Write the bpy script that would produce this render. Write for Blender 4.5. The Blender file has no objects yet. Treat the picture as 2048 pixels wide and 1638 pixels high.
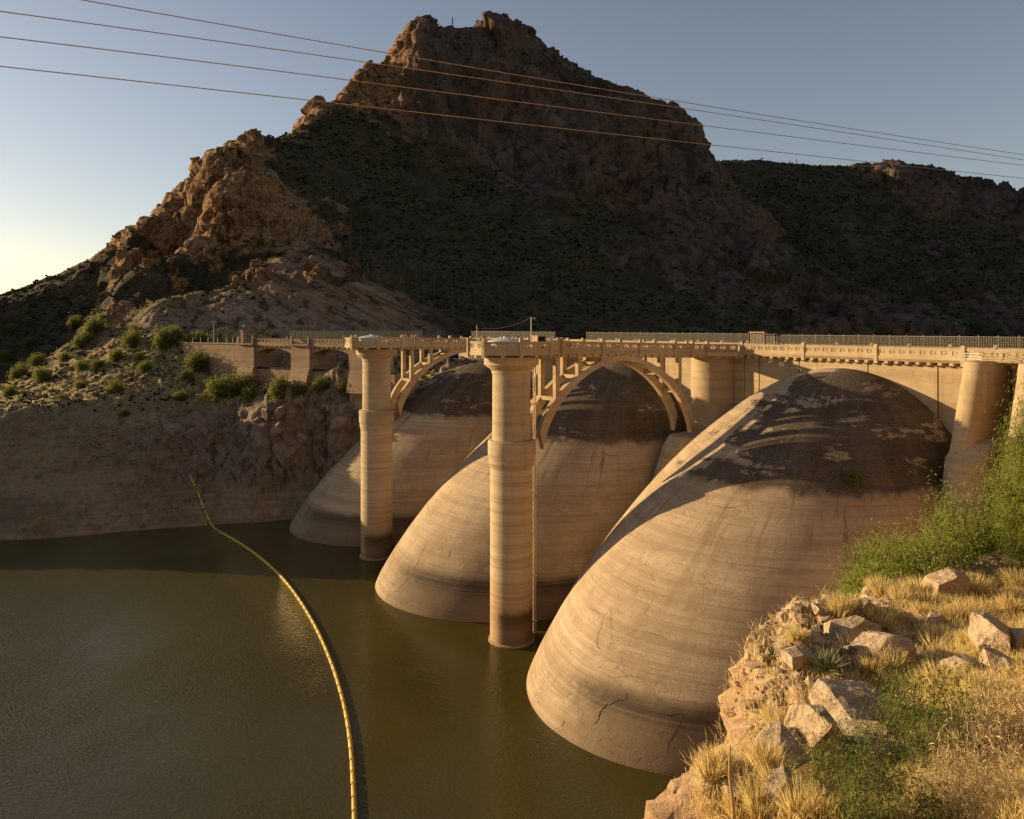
import bpy, math, random
import numpy as np
from math import radians as R, sin, cos, pi
from mathutils import Vector, Matrix

random.seed(7)
rng = np.random.default_rng(11)
sc = bpy.context.scene
col = sc.collection

# ------------------------------------------------------------------ camera
EYE = 51.9          # eye height above the reservoir (water is z = 0)
FPX = 1500.0        # focal length in pixels of the 2048 px wide photograph
HZN = 655.0         # horizon row
cam_d = bpy.data.cameras.new('camera')
cam_d.sensor_width = 36.0
cam_d.lens = 36.0 * FPX / 2048.0
cam_d.shift_y = -(819.0 - HZN) / 2048.0
cam_d.clip_start = 0.3
cam_d.clip_end = 6000.0
cam = bpy.data.objects.new('camera', cam_d)
col.objects.link(cam)
cam.location = (0, 0, EYE)
cam.rotation_euler = (R(90), 0, 0)
sc.camera = cam

# ------------------------------------------------------------------ sky, sun, exposure
SUN_AZ = (-0.933, 0.36)
SUN_EL = 11.0
world = bpy.data.worlds.new('World')
sc.world = world
world.use_nodes = True
wn = world.node_tree
wn.nodes.clear()
sky = wn.nodes.new('ShaderNodeTexSky')
sky.sky_type = 'NISHITA'
sky.sun_disc = False
sky.sun_elevation = R(SUN_EL)
sky.sun_rotation = math.atan2(SUN_AZ[0], SUN_AZ[1])
sky.altitude = 700
sky.air_density = 1.0
sky.dust_density = 0.8
sky.ozone_density = 1.0
wb = wn.nodes.new('ShaderNodeMixRGB')
wb.blend_type = 'MULTIPLY'
wb.inputs[0].default_value = 1.0
wb.inputs[2].default_value = (1.06, 0.95, 0.91, 1)
bg = wn.nodes.new('ShaderNodeBackground')
bg.inputs[1].default_value = 0.078
wo = wn.nodes.new('ShaderNodeOutputWorld')
hs = wn.nodes.new('ShaderNodeHueSaturation')
hs.inputs['Saturation'].default_value = 0.85
wn.links.new(sky.outputs[0], hs.inputs['Color'])
wn.links.new(hs.outputs[0], wb.inputs[1])
wn.links.new(wb.outputs[0], bg.inputs[0])
wn.links.new(bg.outputs[0], wo.inputs[0])
sun_d = bpy.data.lights.new('sun', 'SUN')
sun_d.energy = 5.0
sun_d.angle = R(0.53)
sun_d.color = (1.0, 0.75, 0.42)
sun = bpy.data.objects.new('sun', sun_d)
col.objects.link(sun)
_a = math.hypot(*SUN_AZ)
SUN_V = Vector((SUN_AZ[0] / _a * cos(R(SUN_EL)), SUN_AZ[1] / _a * cos(R(SUN_EL)), sin(R(SUN_EL))))
sun.rotation_euler = SUN_V.to_track_quat('Z', 'Y').to_euler()
sun.location = (-60, 60, 120)
sc.view_settings.view_transform = 'Standard'
sc.view_settings.look = 'None'
sc.view_settings.exposure = 0.8
sc.view_settings.gamma = 1.0
sc.view_settings.use_curve_mapping = False
sc.cycles.max_bounces = 6
sc.cycles.use_denoising = True


# ------------------------------------------------------------------ helpers
def pix(x, y, d):
    """world point seen at photo pixel (x, y) at forward distance d"""
    return np.array([(x - 1024.0) / FPX * d, d, EYE - (y - HZN) / FPX * d])


def water_pix(x, y):
    return pix(x, y, FPX * EYE / (y - HZN))


def fast_mesh(name, V, F):
    V = np.asarray(V, dtype=np.float32)
    F = np.asarray(F, dtype=np.int32)
    me = bpy.data.meshes.new(name)
    m, k = F.shape
    me.vertices.add(len(V))
    me.vertices.foreach_set('co', V.ravel())
    me.loops.add(m * k)
    me.loops.foreach_set('vertex_index', F.ravel())
    me.polygons.add(m)
    me.polygons.foreach_set('loop_start', np.arange(0, m * k, k, dtype=np.int32))
    me.update(calc_edges=True)
    return me


def link(name, me, mat=None, parent=None, loc=None, rotz=0.0, smooth=False):
    o = bpy.data.objects.new(name, me)
    col.objects.link(o)
    if mat is not None and me is not None and len(me.materials) == 0:
        me.materials.append(mat)
    if parent is not None:
        o.parent = parent
    if loc is not None:
        o.location = loc
    if rotz:
        o.rotation_euler = (0, 0, rotz)
    if smooth:
        me.polygons.foreach_set('use_smooth', np.ones(len(me.polygons), dtype=bool))
    return o


def tag(o, label=None, cat=None, group=None, kind=None):
    if label:
        o['label'] = label
    if cat:
        o['category'] = cat
    if group:
        o['group'] = group
    if kind:
        o['kind'] = kind
    return o


def thing(name, label, cat, loc=(0, 0, 0), rotz=0.0, group=None):
    o = bpy.data.objects.new(name, None)
    o.empty_display_size = 0.5
    col.objects.link(o)
    o.location = loc
    o.rotation_euler = (0, 0, rotz)
    return tag(o, label, cat, group)


def copy_tree(o, parent=None):
    c = o.copy()
    col.objects.link(c)
    c.parent = parent
    for ch in list(o.children):
        copy_tree(ch, c)
    return c


ORD = ('first', 'second', 'third', 'fourth', 'fifth', 'sixth', 'seventh', 'eighth', 'ninth', 'tenth', 'eleventh', 'twelfth', 'thirteenth', 'fourteenth', 'fifteenth', 'sixteenth')


def rank_labels(items, text):
    """items: (photo x, object) of one row; text has {} for the rank counted from the left"""
    items = sorted(items, key=lambda t: t[0])
    for i, (x, o) in enumerate(items):
        o['label'] = text.format(ORD[i] if len(items) <= 16 and i < 16 else 'one')


class MB:
    """collects simple solids into one mesh"""

    def __init__(s):
        s.v = []
        s.f = []

    def add(s, V, F):
        o = len(s.v)
        s.v += [tuple(map(float, p)) for p in V]
        s.f += [tuple(i + o for i in f) for f in F]
        return s

    def box(s, x0, x1, y0, y1, z0, z1):
        V = [(x0, y0, z0), (x1, y0, z0), (x1, y1, z0), (x0, y1, z0), (x0, y0, z1), (x1, y0, z1), (x1, y1, z1), (x0, y1, z1)]
        F = [(3, 2, 1, 0), (4, 5, 6, 7), (0, 1, 5, 4), (1, 2, 6, 5), (2, 3, 7, 6), (3, 0, 4, 7)]
        return s.add(V, F)

    def prism(s, poly, z0, z1):
        n = len(poly)
        V = [(p[0], p[1], z0) for p in poly] + [(p[0], p[1], z1) for p in poly]
        F = [tuple(range(n - 1, -1, -1)), tuple(range(n, 2 * n))]
        F += [(i, (i + 1) % n, n + (i + 1) % n, n + i) for i in range(n)]
        return s.add(V, F)

    def loft(s, rings, closed=True, caps=True):
        n = len(rings[0])
        V = [p for r in rings for p in r]
        F = []
        for k in range(len(rings) - 1):
            for i in range(n if closed else n - 1):
                j = (i + 1) % n
                F.append((k * n + i, k * n + j, (k + 1) * n + j, (k + 1) * n + i))
        if caps:
            F.append(tuple(range(n - 1, -1, -1)))
            F.append(tuple((len(rings) - 1) * n + i for i in range(n)))
        return s.add(V, F)

    def lathe(s, prof, n=40, c=(0, 0)):
        rings = [[(c[0] + r * cos(2 * pi * i / n), c[1] + r * sin(2 * pi * i / n), z) for i in range(n)] for r, z in prof]
        return s.loft(rings)

    def tube(s, pts, r, n=6, caps=True):
        pts = [Vector(p) for p in pts]
        rs = r if hasattr(r, '__len__') else [r] * len(pts)
        rings = []
        prev = None
        for i, p in enumerate(pts):
            d = (pts[min(i + 1, len(pts) - 1)] - pts[max(i - 1, 0)]).normalized()
            a = Vector((0, 0, 1)) if abs(d.z) < 0.95 else Vector((1, 0, 0))
            if prev is not None:
                a = prev
            x = (a - d * a.dot(d)).normalized()
            prev = x
            y = d.cross(x)
            rings.append([p + (x * cos(2 * pi * k / n) + y * sin(2 * pi * k / n)) * rs[i] for k in range(n)])
        return s.loft(rings, True, caps)

    def mesh(s, name):
        me = bpy.data.meshes.new(name)
        me.from_pydata(s.v, [], s.f)
        me.update()
        return me

    def build(s, name, mat, parent=None, smooth=False, loc=None, rotz=0.0):
        me = s.mesh(name)
        o = link(name, me, mat, parent, loc, rotz)
        if smooth:
            me.polygons.foreach_set('use_smooth', np.ones(len(me.polygons), dtype=bool))
            try:
                me.set_sharp_from_angle(angle=R(smooth if smooth is not True else 40))
            except Exception:
                pass
        return o


def _hash(ix, iy, iz, seed):
    h = (ix.astype(np.int64) * 374761393 + iy.astype(np.int64) * 668265263 + iz.astype(np.int64) * 2147483629 + seed * 974634777) & 0xFFFFFFFF
    h = ((h ^ (h >> 13)) * 1274126177) & 0xFFFFFFFF
    h = ((h ^ (h >> 16)) * 2246822519) & 0xFFFFFFFF
    h = h ^ (h >> 15)
    return (h & 0xFFFFFF).astype(np.float64) / 8388607.5 - 1.0


def vnoise(p, seed=0):
    p = np.asarray(p, dtype=np.float64)
    i = np.floor(p)
    f = p - i
    i = i.astype(np.int64)
    u = f * f * f * (f * (f * 6 - 15) + 10)
    out = 0
    for dx in (0, 1):
        wx = u[:, 0] if dx else 1 - u[:, 0]
        for dy in (0, 1):
            wy = u[:, 1] if dy else 1 - u[:, 1]
            for dz in (0, 1):
                wz = u[:, 2] if dz else 1 - u[:, 2]
                out = out + wx * wy * wz * _hash(i[:, 0] + dx, i[:, 1] + dy, i[:, 2] + dz, seed)
    return out


def fbm(p, octv=4, seed=0, gain=0.5, lac=2.03):
    a, s, t = 1.0, 0.0, 0.0
    q = np.array(p, dtype=np.float64)
    for k in range(octv):
        s = s + a * vnoise(q, seed + k * 17)
        t += a
        a *= gain
        q = q * lac + 13.7
    return s / t


def ridged(p, octv=4, seed=0, gain=0.55, lac=2.1):
    a, s, t = 1.0, 0.0, 0.0
    q = np.array(p, dtype=np.float64)
    for k in range(octv):
        s = s + a * (1 - np.abs(vnoise(q, seed + k * 31)) * 2)
        t += a
        a *= gain
        q = q * lac + 7.3
    return s / t


def facets(p, seed=0, tilt=1.0, off=.5):
    """angular, block-like relief: every cell of a jittered lattice carries its own tilted plane"""
    p = np.asarray(p, dtype=np.float64)
    b = np.floor(p - .5).astype(np.int64)
    best = np.full(len(p), 9e9)
    val = np.zeros(len(p))
    for dx in (0, 1):
        for dy in (0, 1):
            for dz in (0, 1):
                ix, iy, iz = b[:, 0] + dx, b[:, 1] + dy, b[:, 2] + dz
                r = [_hash(ix, iy, iz, seed + k) for k in range(7)]
                vx = p[:, 0] - (ix + .5 + .38 * r[0])
                vy = p[:, 1] - (iy + .5 + .38 * r[1])
                vz = p[:, 2] - (iz + .5 + .38 * r[2])
                d = vx * vx + vy * vy + vz * vz
                v = off * r[3] + tilt * (vx * r[4] + vy * r[5] + vz * r[6])
                m = d < best
                best = np.where(m, d, best)
                val = np.where(m, v, val)
    return val


class TPS:
    def __init__(s, P, smooth=0.0):
        P = np.asarray(P, dtype=np.float64)
        s.sc = 100.0
        s.c = P[:, :2] / s.sc
        n = len(P)
        r2 = ((s.c[:, None] - s.c[None]) ** 2).sum(-1)
        K = 0.5 * r2 * np.log(r2 + 1e-12) + smooth * np.eye(n)
        Q = np.concatenate([np.ones((n, 1)), s.c], 1)
        A = np.block([[K, Q], [Q.T, np.zeros((3, 3))]])
        s.w = np.linalg.solve(A, np.concatenate([P[:, 2], np.zeros(3)]))

    def __call__(s, X, Y):
        X = np.ravel(X) / s.sc
        Y = np.ravel(Y) / s.sc
        out = np.empty(len(X))
        n = len(s.c)
        for i in range(0, len(X), 40000):
            x, y = X[i:i + 40000], Y[i:i + 40000]
            r2 = (x[:, None] - s.c[None, :, 0]) ** 2 + (y[:, None] - s.c[None, :, 1]) ** 2
            out[i:i + 40000] = (0.5 * r2 * np.log(r2 + 1e-12)) @ s.w[:n] + s.w[n] + s.w[n + 1] * x + s.w[n + 2] * y
        return out


def idw(P, val, X, Y, power=2.0, eps=9.0):
    X, Y = np.ravel(X), np.ravel(Y)
    out = np.empty(len(X))
    for i in range(0, len(X), 40000):
        r2 = (X[i:i + 40000, None] - P[None, :, 0]) ** 2 + (Y[i:i + 40000, None] - P[None, :, 1]) ** 2 + eps
        w = r2 ** (-power)
        out[i:i + 40000] = (w @ val) / w.sum(1)
    return out


# ------------------------------------------------------------------ material DSL
class M:
    def __init__(s, name):
        s.m = bpy.data.materials.new(name)
        s.m.use_nodes = True
        s.t = s.m.node_tree
        s.t.nodes.clear()
        s.out = s.t.nodes.new('ShaderNodeOutputMaterial')

    def n(s, typ, ins=None, **kw):
        nd = s.t.nodes.new('ShaderNode' + typ)
        for k, v in kw.items():
            setattr(nd, k, v)
        if ins:
            for k, v in ins.items():
                s.set(nd.inputs[k], v)
        return nd

    def set(s, sock, v):
        if hasattr(v, 'is_output'):
            s.t.links.new(v, sock)
        elif isinstance(v, (tuple, list)) and len(v) == 3 and sock.type == 'RGBA':
            sock.default_value = (*v, 1)
        else:
            sock.default_value = v

    def pos(s):
        return s.n('NewGeometry').outputs['Position']

    def obj(s):
        return s.n('TexCoord').outputs['Object']

    def map(s, vec, scale=(1, 1, 1), rot=(0, 0, 0)):
        if any(rot):
            vec = s.n('Mapping', {'Vector': vec, 'Rotation': rot}).outputs[0]
        return s.n('Mapping', {'Vector': vec, 'Scale': scale}).outputs[0]

    def noise(s, vec, scale, detail=4.0, rough=0.55, dist=0.0):
        return s.n('TexNoise', {'Vector': vec, 'Scale': scale, 'Detail': detail, 'Roughness': rough, 'Distortion': dist}).outputs['Fac']

    def vor(s, vec, scale, feature='F1', out='Distance', rnd=1.0):
        return s.n('TexVoronoi', {'Vector': vec, 'Scale': scale, 'Randomness': rnd}, feature=feature).outputs[out]

    def math(s, op, a, b=0.0, c=0.0, clamp=False):
        nd = s.n('Math', operation=op, use_clamp=clamp)
        s.set(nd.inputs[0], a)
        s.set(nd.inputs[1], b)
        s.set(nd.inputs[2], c)
        return nd.outputs[0]

    def rng(s, v, a, b, c=0.0, d=1.0, smooth=True):
        nd = s.n('MapRange', {'Value': v, 'From Min': a, 'From Max': b, 'To Min': c, 'To Max': d})
        nd.interpolation_type = 'SMOOTHSTEP' if smooth else 'LINEAR'
        return nd.outputs[0]

    def mix(s, f, a, b, mode='MIX'):
        nd = s.n('MixRGB', blend_type=mode)
        s.set(nd.inputs[0], f)
        s.set(nd.inputs[1], a)
        s.set(nd.inputs[2], b)
        return nd.outputs[0]

    def ramp(s, f, stops):
        nd = s.n('ValToRGB')
        s.set(nd.inputs[0], f)
        e = nd.color_ramp.elements
        while len(e) < len(stops):
            e.new(0.5)
        for i, (p, c) in enumerate(stops):
            e[i].position = p
            e[i].color = (*c, 1) if len(c) == 3 else c
        return nd.outputs[0]

    def z(s):
        return s.n('SeparateXYZ', {'Vector': s.pos()}).outputs[2]

    def bump(s, h, strength=0.5, dist=0.1, normal=None):
        nd = s.n('Bump', {'Height': h, 'Strength': strength, 'Distance': dist})
        if normal is not None:
            s.set(nd.inputs['Normal'], normal)
        return nd.outputs[0]

    def pbr(s, color, rough=0.85, normal=None, spec=0.3, metal=0.0, **kw):
        b = s.n('BsdfPrincipled')
        s.set(b.inputs['Base Color'], color)
        s.set(b.inputs['Roughness'], rough)
        s.set(b.inputs['Specular IOR Level'], spec)
        s.set(b.inputs['Metallic'], metal)
        for k, v in kw.items():
            s.set(b.inputs[k], v)
        if normal is not None:
            s.set(b.inputs['Normal'], normal)
        s.t.links.new(b.outputs[0], s.out.inputs[0])
        return s.m


# ------------------------------------------------------------------ materials
def concrete(name, light=(0.46, 0.37, 0.27), dark=(0.33, 0.25, 0.17), stain=False, high=29.0, seed=0.0):
    m = M(name)
    P = m.n('VectorMath', {0: m.pos(), 1: (seed, seed * 0.7, 0.0)}, operation='ADD').outputs[0]
    z = m.z()
    S = m.n('Attribute', attribute_name='surf').outputs['Vector'] if stain else P
    big = m.noise(P, 0.09, 5, 0.6)
    mid = m.noise(P, 0.55, 6, 0.6)
    fine = m.noise(P, 4.0, 6, 0.65)
    lift = m.noise(m.map(P, (0.035, 0.035, 1.1)), 1.0, 5, 0.65)
    streak = m.noise(m.map(S, (0.9, 0.05, 0.9) if stain else (0.75, 0.75, 0.045)), 1.0, 5, 0.65, 0.3)
    c = m.mix(m.rng(big, 0.32, 0.68), light, dark)
    c = m.mix(m.rng(lift, 0.42, 0.66, 0.0, 0.55), c, (dark[0] * 0.72, dark[1] * 0.66, dark[2] * 0.6))
    c = m.mix(m.rng(streak, 0.5, 0.74, 0.0, 0.45), c, (dark[0] * 0.62, dark[1] * 0.56, dark[2] * 0.5))
    c = m.mix(m.rng(mid, 0.5, 0.75, 0.0, 0.35), c, (light[0] * 1.12, light[1] * 1.12, light[2] * 1.15))
    c = m.mix(m.rng(fine, 0.35, 0.75, 0.0, 0.35), c, (dark[0] * 0.7, dark[1] * 0.65, dark[2] * 0.6))
    h = m.math('ADD', m.math('MULTIPLY', fine, 0.25), m.math('MULTIPLY', mid, 0.6))
    h = m.math('ADD', h, m.math('MULTIPLY', lift, 0.5))
    if stain:
        # shallow spalls with a crisp edge and cracks
        P2 = m.map(P, (1, 1, 1.35))
        warp = m.n('TexNoise', {'Vector': P2, 'Scale': 0.45, 'Detail': 6.0, 'Roughness': 0.6}).outputs['Color']
        wv = m.n('VectorMath', {0: P2, 1: m.n('VectorMath', {0: warp, 'Scale': 1.7}, operation='SCALE').outputs[0]}, operation='ADD').outputs[0]
        edge = m.vor(wv, 0.075, 'DISTANCE_TO_EDGE')
        gate = m.rng(m.noise(P, 0.085, 2, 0.5), 0.58, 0.64)
        crack = m.math('MULTIPLY', m.math('MULTIPLY', m.rng(edge, 0.0, 0.004, 1.0, 0.0), gate), 0.22)
        edge2 = m.vor(m.n('VectorMath', {0: wv, 1: (31.0, 7.0, 3.0)}, operation='ADD').outputs[0], 0.21, 'DISTANCE_TO_EDGE')
        gate2 = m.rng(m.noise(P, 0.2, 2, 0.5), 0.6, 0.68)
        crack = m.math('MAXIMUM', crack, m.math('MULTIPLY', m.math('MULTIPLY', m.rng(edge2, 0.0, 0.009, 1.0, 0.0), gate2), 0.4))
        spall = m.rng(m.noise(m.map(P, (0.16, 0.16, 0.5)), 1.0, 7, 0.62, 0.4), 0.57, 0.585)
        c = m.mix(m.math('MULTIPLY', spall, 0.3), c, (0.5, 0.39, 0.25))
        fl = m.noise(m.map(S, (0.09, 2.6, 0.09)), 1.0, 4, 0.7)
        c = m.mix(m.rng(fl, 0.5, 0.66, 0.0, 0.42), c, (0.25, 0.175, 0.105))
        vs = m.noise(m.map(S, (2.6, 0.12, 2.6)), 1.0, 4, 0.7)
        c = m.mix(m.rng(vs, 0.52, 0.7, 0.0, 0.3), c, (0.26, 0.185, 0.115))
        bl = m.noise(m.map(P, (1, 1, 1.5)), 0.22, 8, 0.7)
        c = m.mix(m.rng(bl, 0.5, 0.62, 0.0, 0.32), c, (0.3, 0.22, 0.15))
        # cast panels: faint tone steps and joints
        br = m.n('TexBrick', {'Vector': S, 'Color1': (0.25, 0.25, 0.25), 'Color2': (0.75, 0.75, 0.75), 'Mortar': (0.0, 0.0, 0.0), 'Scale': 1.0, 'Mortar Size': 0.035, 'Mortar Smooth': 0.3, 'Bias': 0.0, 'Brick Width': 7.5, 'Row Height': 3.1})
        tone = br.outputs['Color']
        c = m.mix(m.math('MULTIPLY', m.rng(tone, 0.3, 0.7), 0.13), c, (0.3, 0.21, 0.12))
        jn = m.math('MULTIPLY', br.outputs['Fac'], m.rng(mid, 0.44, 0.6))
        c = m.mix(m.math('MULTIPLY', jn, 0.45), c, (0.14, 0.09, 0.05))
        # black weathering above the old high water line
        top = m.rng(m.math('ADD', z, m.math('MULTIPLY', m.noise(m.map(P, (0.3, 0.3, 0.12)), 1.0, 5, 0.6), 3.0)), high + 0.6, high + 2.1)
        pn = m.noise(m.map(P, (0.055, 0.055, 0.17)), 1.0, 9, 0.7, 0.5)
        side = m.n('Attribute', attribute_name='mud').outputs['Fac']  # 'mud' holds a weight that rises on the flank away from the sun
        pn = m.math('ADD', pn, m.math('MULTIPLY', m.math('SUBTRACT', side, 0.47), 0.24))
        patch = m.rng(m.math('ADD', pn, m.math('MULTIPLY', m.math('SUBTRACT', streak, 0.5), 0.14)), 0.43, 0.47)
        wear = m.rng(m.noise(m.map(P, (0.13, 0.13, 0.34)), 1.0, 9, 0.72, 0.3), 0.385, 0.43, 0.2, 1.0)
        wear = m.math('MULTIPLY', wear, m.rng(m.noise(m.map(S, (0.35, 0.06, 0.35)), 1.0, 6, 0.68), 0.36, 0.58, 0.88, 1.0))
        patch = m.math('MULTIPLY', patch, wear)
        blk = m.math('MULTIPLY', m.math('MULTIPLY', top, patch), m.rng(fine, 0.25, 0.6, 1.0, 0.82))
        c = m.mix(m.math('MULTIPLY', blk, 0.95), c, m.mix(m.rng(fine, 0.4, 0.65), (0.011, 0.008, 0.006), (0.036, 0.025, 0.017)))
        run = m.math('MULTIPLY', m.rng(z, high - 12, high, 0.0, 1.0), m.rng(streak, 0.56, 0.68))
        c = m.mix(m.math('MULTIPLY', run, 0.55), c, (0.1, 0.068, 0.04))
        # mud line left by the falling reservoir, painted darker on the flank in shade
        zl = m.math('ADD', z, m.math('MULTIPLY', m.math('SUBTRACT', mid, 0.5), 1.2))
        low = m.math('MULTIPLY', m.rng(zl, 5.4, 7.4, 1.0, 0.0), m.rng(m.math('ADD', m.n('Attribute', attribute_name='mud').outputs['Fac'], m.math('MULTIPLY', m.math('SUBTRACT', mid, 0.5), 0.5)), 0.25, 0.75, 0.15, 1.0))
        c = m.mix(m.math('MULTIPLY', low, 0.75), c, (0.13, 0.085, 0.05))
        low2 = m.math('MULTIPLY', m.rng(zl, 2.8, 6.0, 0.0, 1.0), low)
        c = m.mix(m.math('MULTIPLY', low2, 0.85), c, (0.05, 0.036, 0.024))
        rings = m.noise(m.map(P, (0.012, 0.012, 3.2)), 1.0, 3, 0.7)
        c = m.mix(m.math('MULTIPLY', m.rng(rings, 0.5, 0.62, 0.0, 0.5), m.rng(z, 4, 14, 1.0, 0.25)), c, (0.2, 0.14, 0.085))
        c = m.mix(m.math('MULTIPLY', crack, 0.9), c, (0.035, 0.022, 0.012))
        h = m.math('SUBTRACT', h, m.math('ADD', m.math('MULTIPLY', crack, 2.2), m.math('MULTIPLY', jn, 0.5)))
        h = m.math('SUBTRACT', h, m.math('MULTIPLY', spall, 0.7))
    return m.pbr(c, 0.9, m.bump(h, 0.55, 0.16), 0.2)


MAT = {}
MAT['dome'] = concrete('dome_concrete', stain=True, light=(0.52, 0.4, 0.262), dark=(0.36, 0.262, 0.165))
MAT['tower'] = concrete('tower_concrete', light=(0.5, 0.39, 0.25), dark=(0.37, 0.27, 0.16), stain=False, seed=41)
MAT['deck'] = concrete('deck_concrete', light=(0.5, 0.385, 0.235), dark=(0.39, 0.285, 0.165), seed=17)
MAT['wall'] = concrete('wall_concrete', light=(0.48, 0.37, 0.225), dark=(0.35, 0.255, 0.15), seed=63)
MAT['spill'] = concrete('spillway_concrete', light=(0.36, 0.245, 0.15), dark=(0.25, 0.165, 0.1), seed=87)


def shaft_mat():
    m = M('shaft_concrete')
    P = m.pos()
    z = m.z()
    lift = m.noise(m.map(P, (0.03, 0.03, 1.4)), 1.0, 5, 0.7)
    mid = m.noise(P, 0.8, 5, 0.6)
    streak = m.noise(m.map(P, (1.1, 1.1, 0.05)), 1.0, 4, 0.6)
    fine = m.noise(P, 6, 5, 0.6)
    c = m.mix(m.rng(lift, 0.36, 0.64), (0.5, 0.39, 0.25), (0.38, 0.265, 0.15))
    c = m.mix(m.rng(lift, 0.58, 0.72, 0.0, 0.42), c, (0.27, 0.175, 0.09))
    c = m.mix(m.rng(streak, 0.52, 0.75, 0.0, 0.35), c, (0.3, 0.2, 0.11))
    c = m.mix(m.rng(fine, 0.4, 0.8, 0.0, 0.25), c, (0.3, 0.21, 0.13))
    rust = m.rng(z, 4.0, 15.0, 1.0, 0.0)
    c = m.mix(m.math('MULTIPLY', rust, 0.55), c, (0.33, 0.19, 0.08))
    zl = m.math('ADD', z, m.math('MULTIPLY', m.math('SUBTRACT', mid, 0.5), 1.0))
    low = m.math('MULTIPLY', m.rng(zl, 4.6, 6.2, 1.0, 0.0), m.rng(m.math('ADD', m.n('Attribute', attribute_name='mud').outputs['Fac'], m.math('MULTIPLY', m.math('SUBTRACT', mid, 0.5), 0.4)), 0.3, 0.6, 0.12, 1.0))  # low waterline band, shade painted in on the side away from the sun
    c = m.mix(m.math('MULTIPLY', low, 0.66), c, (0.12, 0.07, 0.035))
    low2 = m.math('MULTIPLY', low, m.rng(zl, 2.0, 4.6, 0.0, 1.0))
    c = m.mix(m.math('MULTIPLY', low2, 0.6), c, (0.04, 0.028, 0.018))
    h = m.math('ADD', m.math('MULTIPLY', lift, 0.8), m.math('ADD', m.math('MULTIPLY', mid, 0.4), m.math('MULTIPLY', fine, 0.2)))
    return m.pbr(c, 0.88, m.bump(h, 0.4, 0.1), 0.2)


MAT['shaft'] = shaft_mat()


def simple(name, c, rough=0.7, metal=0.0, var=0.25, scale=3.0, spec=0.3, rnd=0.0, bumps=0.0):
    m = M(name)
    P = m.obj()
    nz = m.noise(P, scale, 5, 0.6)
    d = tuple(x * (1 - var) for x in c)
    l = tuple(min(1, x * (1 + var)) for x in c)
    cc = m.mix(m.rng(nz, 0.3, 0.7), d, l)
    if rnd:
        ri = m.n('ObjectInfo').outputs['Random']
        cc = m.mix(m.math('MULTIPLY', ri, rnd), cc, tuple(x * 0.35 for x in c))
    return m.pbr(cc, rough, m.bump(nz, bumps, 0.05) if bumps else None, spec, metal)


MAT['road'] = simple('asphalt', (0.06, 0.055, 0.05), 0.9, scale=0.6)
MAT['dirt'] = simple('dirt_road', (0.2, 0.14, 0.09), 0.95, scale=0.4)
MAT['steel'] = simple('galvanised_steel', (0.5, 0.46, 0.4), 0.5, 0.3)
MAT['fence'] = simple('fence_wire', (0.36, 0.31, 0.23), 0.7, 0.0)
MAT['fence_dark'] = simple('fence_dark_wire', (0.03, 0.03, 0.03), 0.7, 0.0)
MAT['cover'] = simple('cover_paint', (0.6, 0.6, 0.6), 0.4, 0.1, var=0.1)
MAT['box'] = simple('cabinet_paint', (0.32, 0.2, 0.11), 0.7)
MAT['dark'] = simple('dark_gap', (0.012, 0.01, 0.009), 0.9)
MAT['float'] = simple('boom_plastic', (0.62, 0.40, 0.07), 0.5, var=0.3, scale=1.4, rnd=0.35)
MAT['joint'] = simple('boom_joint', (0.05, 0.035, 0.02), 0.7)
MAT['wire'] = simple('copper_wire', (0.42, 0.24, 0.11), 0.45, 0.5)
MAT['pipe'] = simple('pipe_steel', (0.62, 0.5, 0.33), 0.45, 0.3)
MAT['bark'] = simple('bark', (0.1, 0.065, 0.04), 0.9, scale=8)
MAT['deadwood'] = simple('deadwood', (0.36, 0.26, 0.16), 0.9, scale=6)
MAT['stalk'] = simple('stalk', (0.34, 0.22, 0.1), 0.8, scale=6)
MAT['cactus'] = simple('cactus_skin', (0.055, 0.065, 0.028), 0.8, scale=4)


def leaf_mat(name, c1, c2, trans=0.35, dead=None):
    m = M(name)
    ri = m.n('NewGeometry').outputs['Random Per Island']
    c = m.mix(ri, c1, c2)
    if dead:
        c = m.mix(m.rng(ri, 0.86, 0.9), c, dead)
    d = m.n('BsdfDiffuse', {'Color': c})
    t = m.n('BsdfTranslucent', {'Color': m.mix(0.5, c, tuple(min(1, x * 1.5) for x in c2))})
    mx = m.n('MixShader', {0: trans})
    m.t.links.new(d.outputs[0], mx.inputs[1])
    m.t.links.new(t.outputs[0], mx.inputs[2])
    m.t.links.new(mx.outputs[0], m.out.inputs[0])
    return m.m


MAT['mesquite'] = leaf_mat('mesquite_leaf', (0.12, 0.165, 0.025), (0.29, 0.32, 0.065), 0.48)
MAT['creosote'] = leaf_mat('creosote_leaf', (0.07, 0.115, 0.022), (0.17, 0.22, 0.05), 0.4)
MAT['bankshrub'] = leaf_mat('bank_shrub_leaf', (0.06, 0.075, 0.016), (0.2, 0.2, 0.055), 0.4)
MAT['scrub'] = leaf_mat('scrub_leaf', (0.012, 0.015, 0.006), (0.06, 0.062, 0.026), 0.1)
MAT['drygrass'] = leaf_mat('dry_grass', (0.46, 0.32, 0.12), (0.76, 0.6, 0.28), 0.4)
MAT['drybrush'] = leaf_mat('dry_twigs', (0.3, 0.21, 0.1), (0.58, 0.44, 0.23), 0.12)
MAT['agave'] = leaf_mat('agave_leaf', (0.1, 0.12, 0.06), (0.24, 0.25, 0.14), 0.1)


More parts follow.
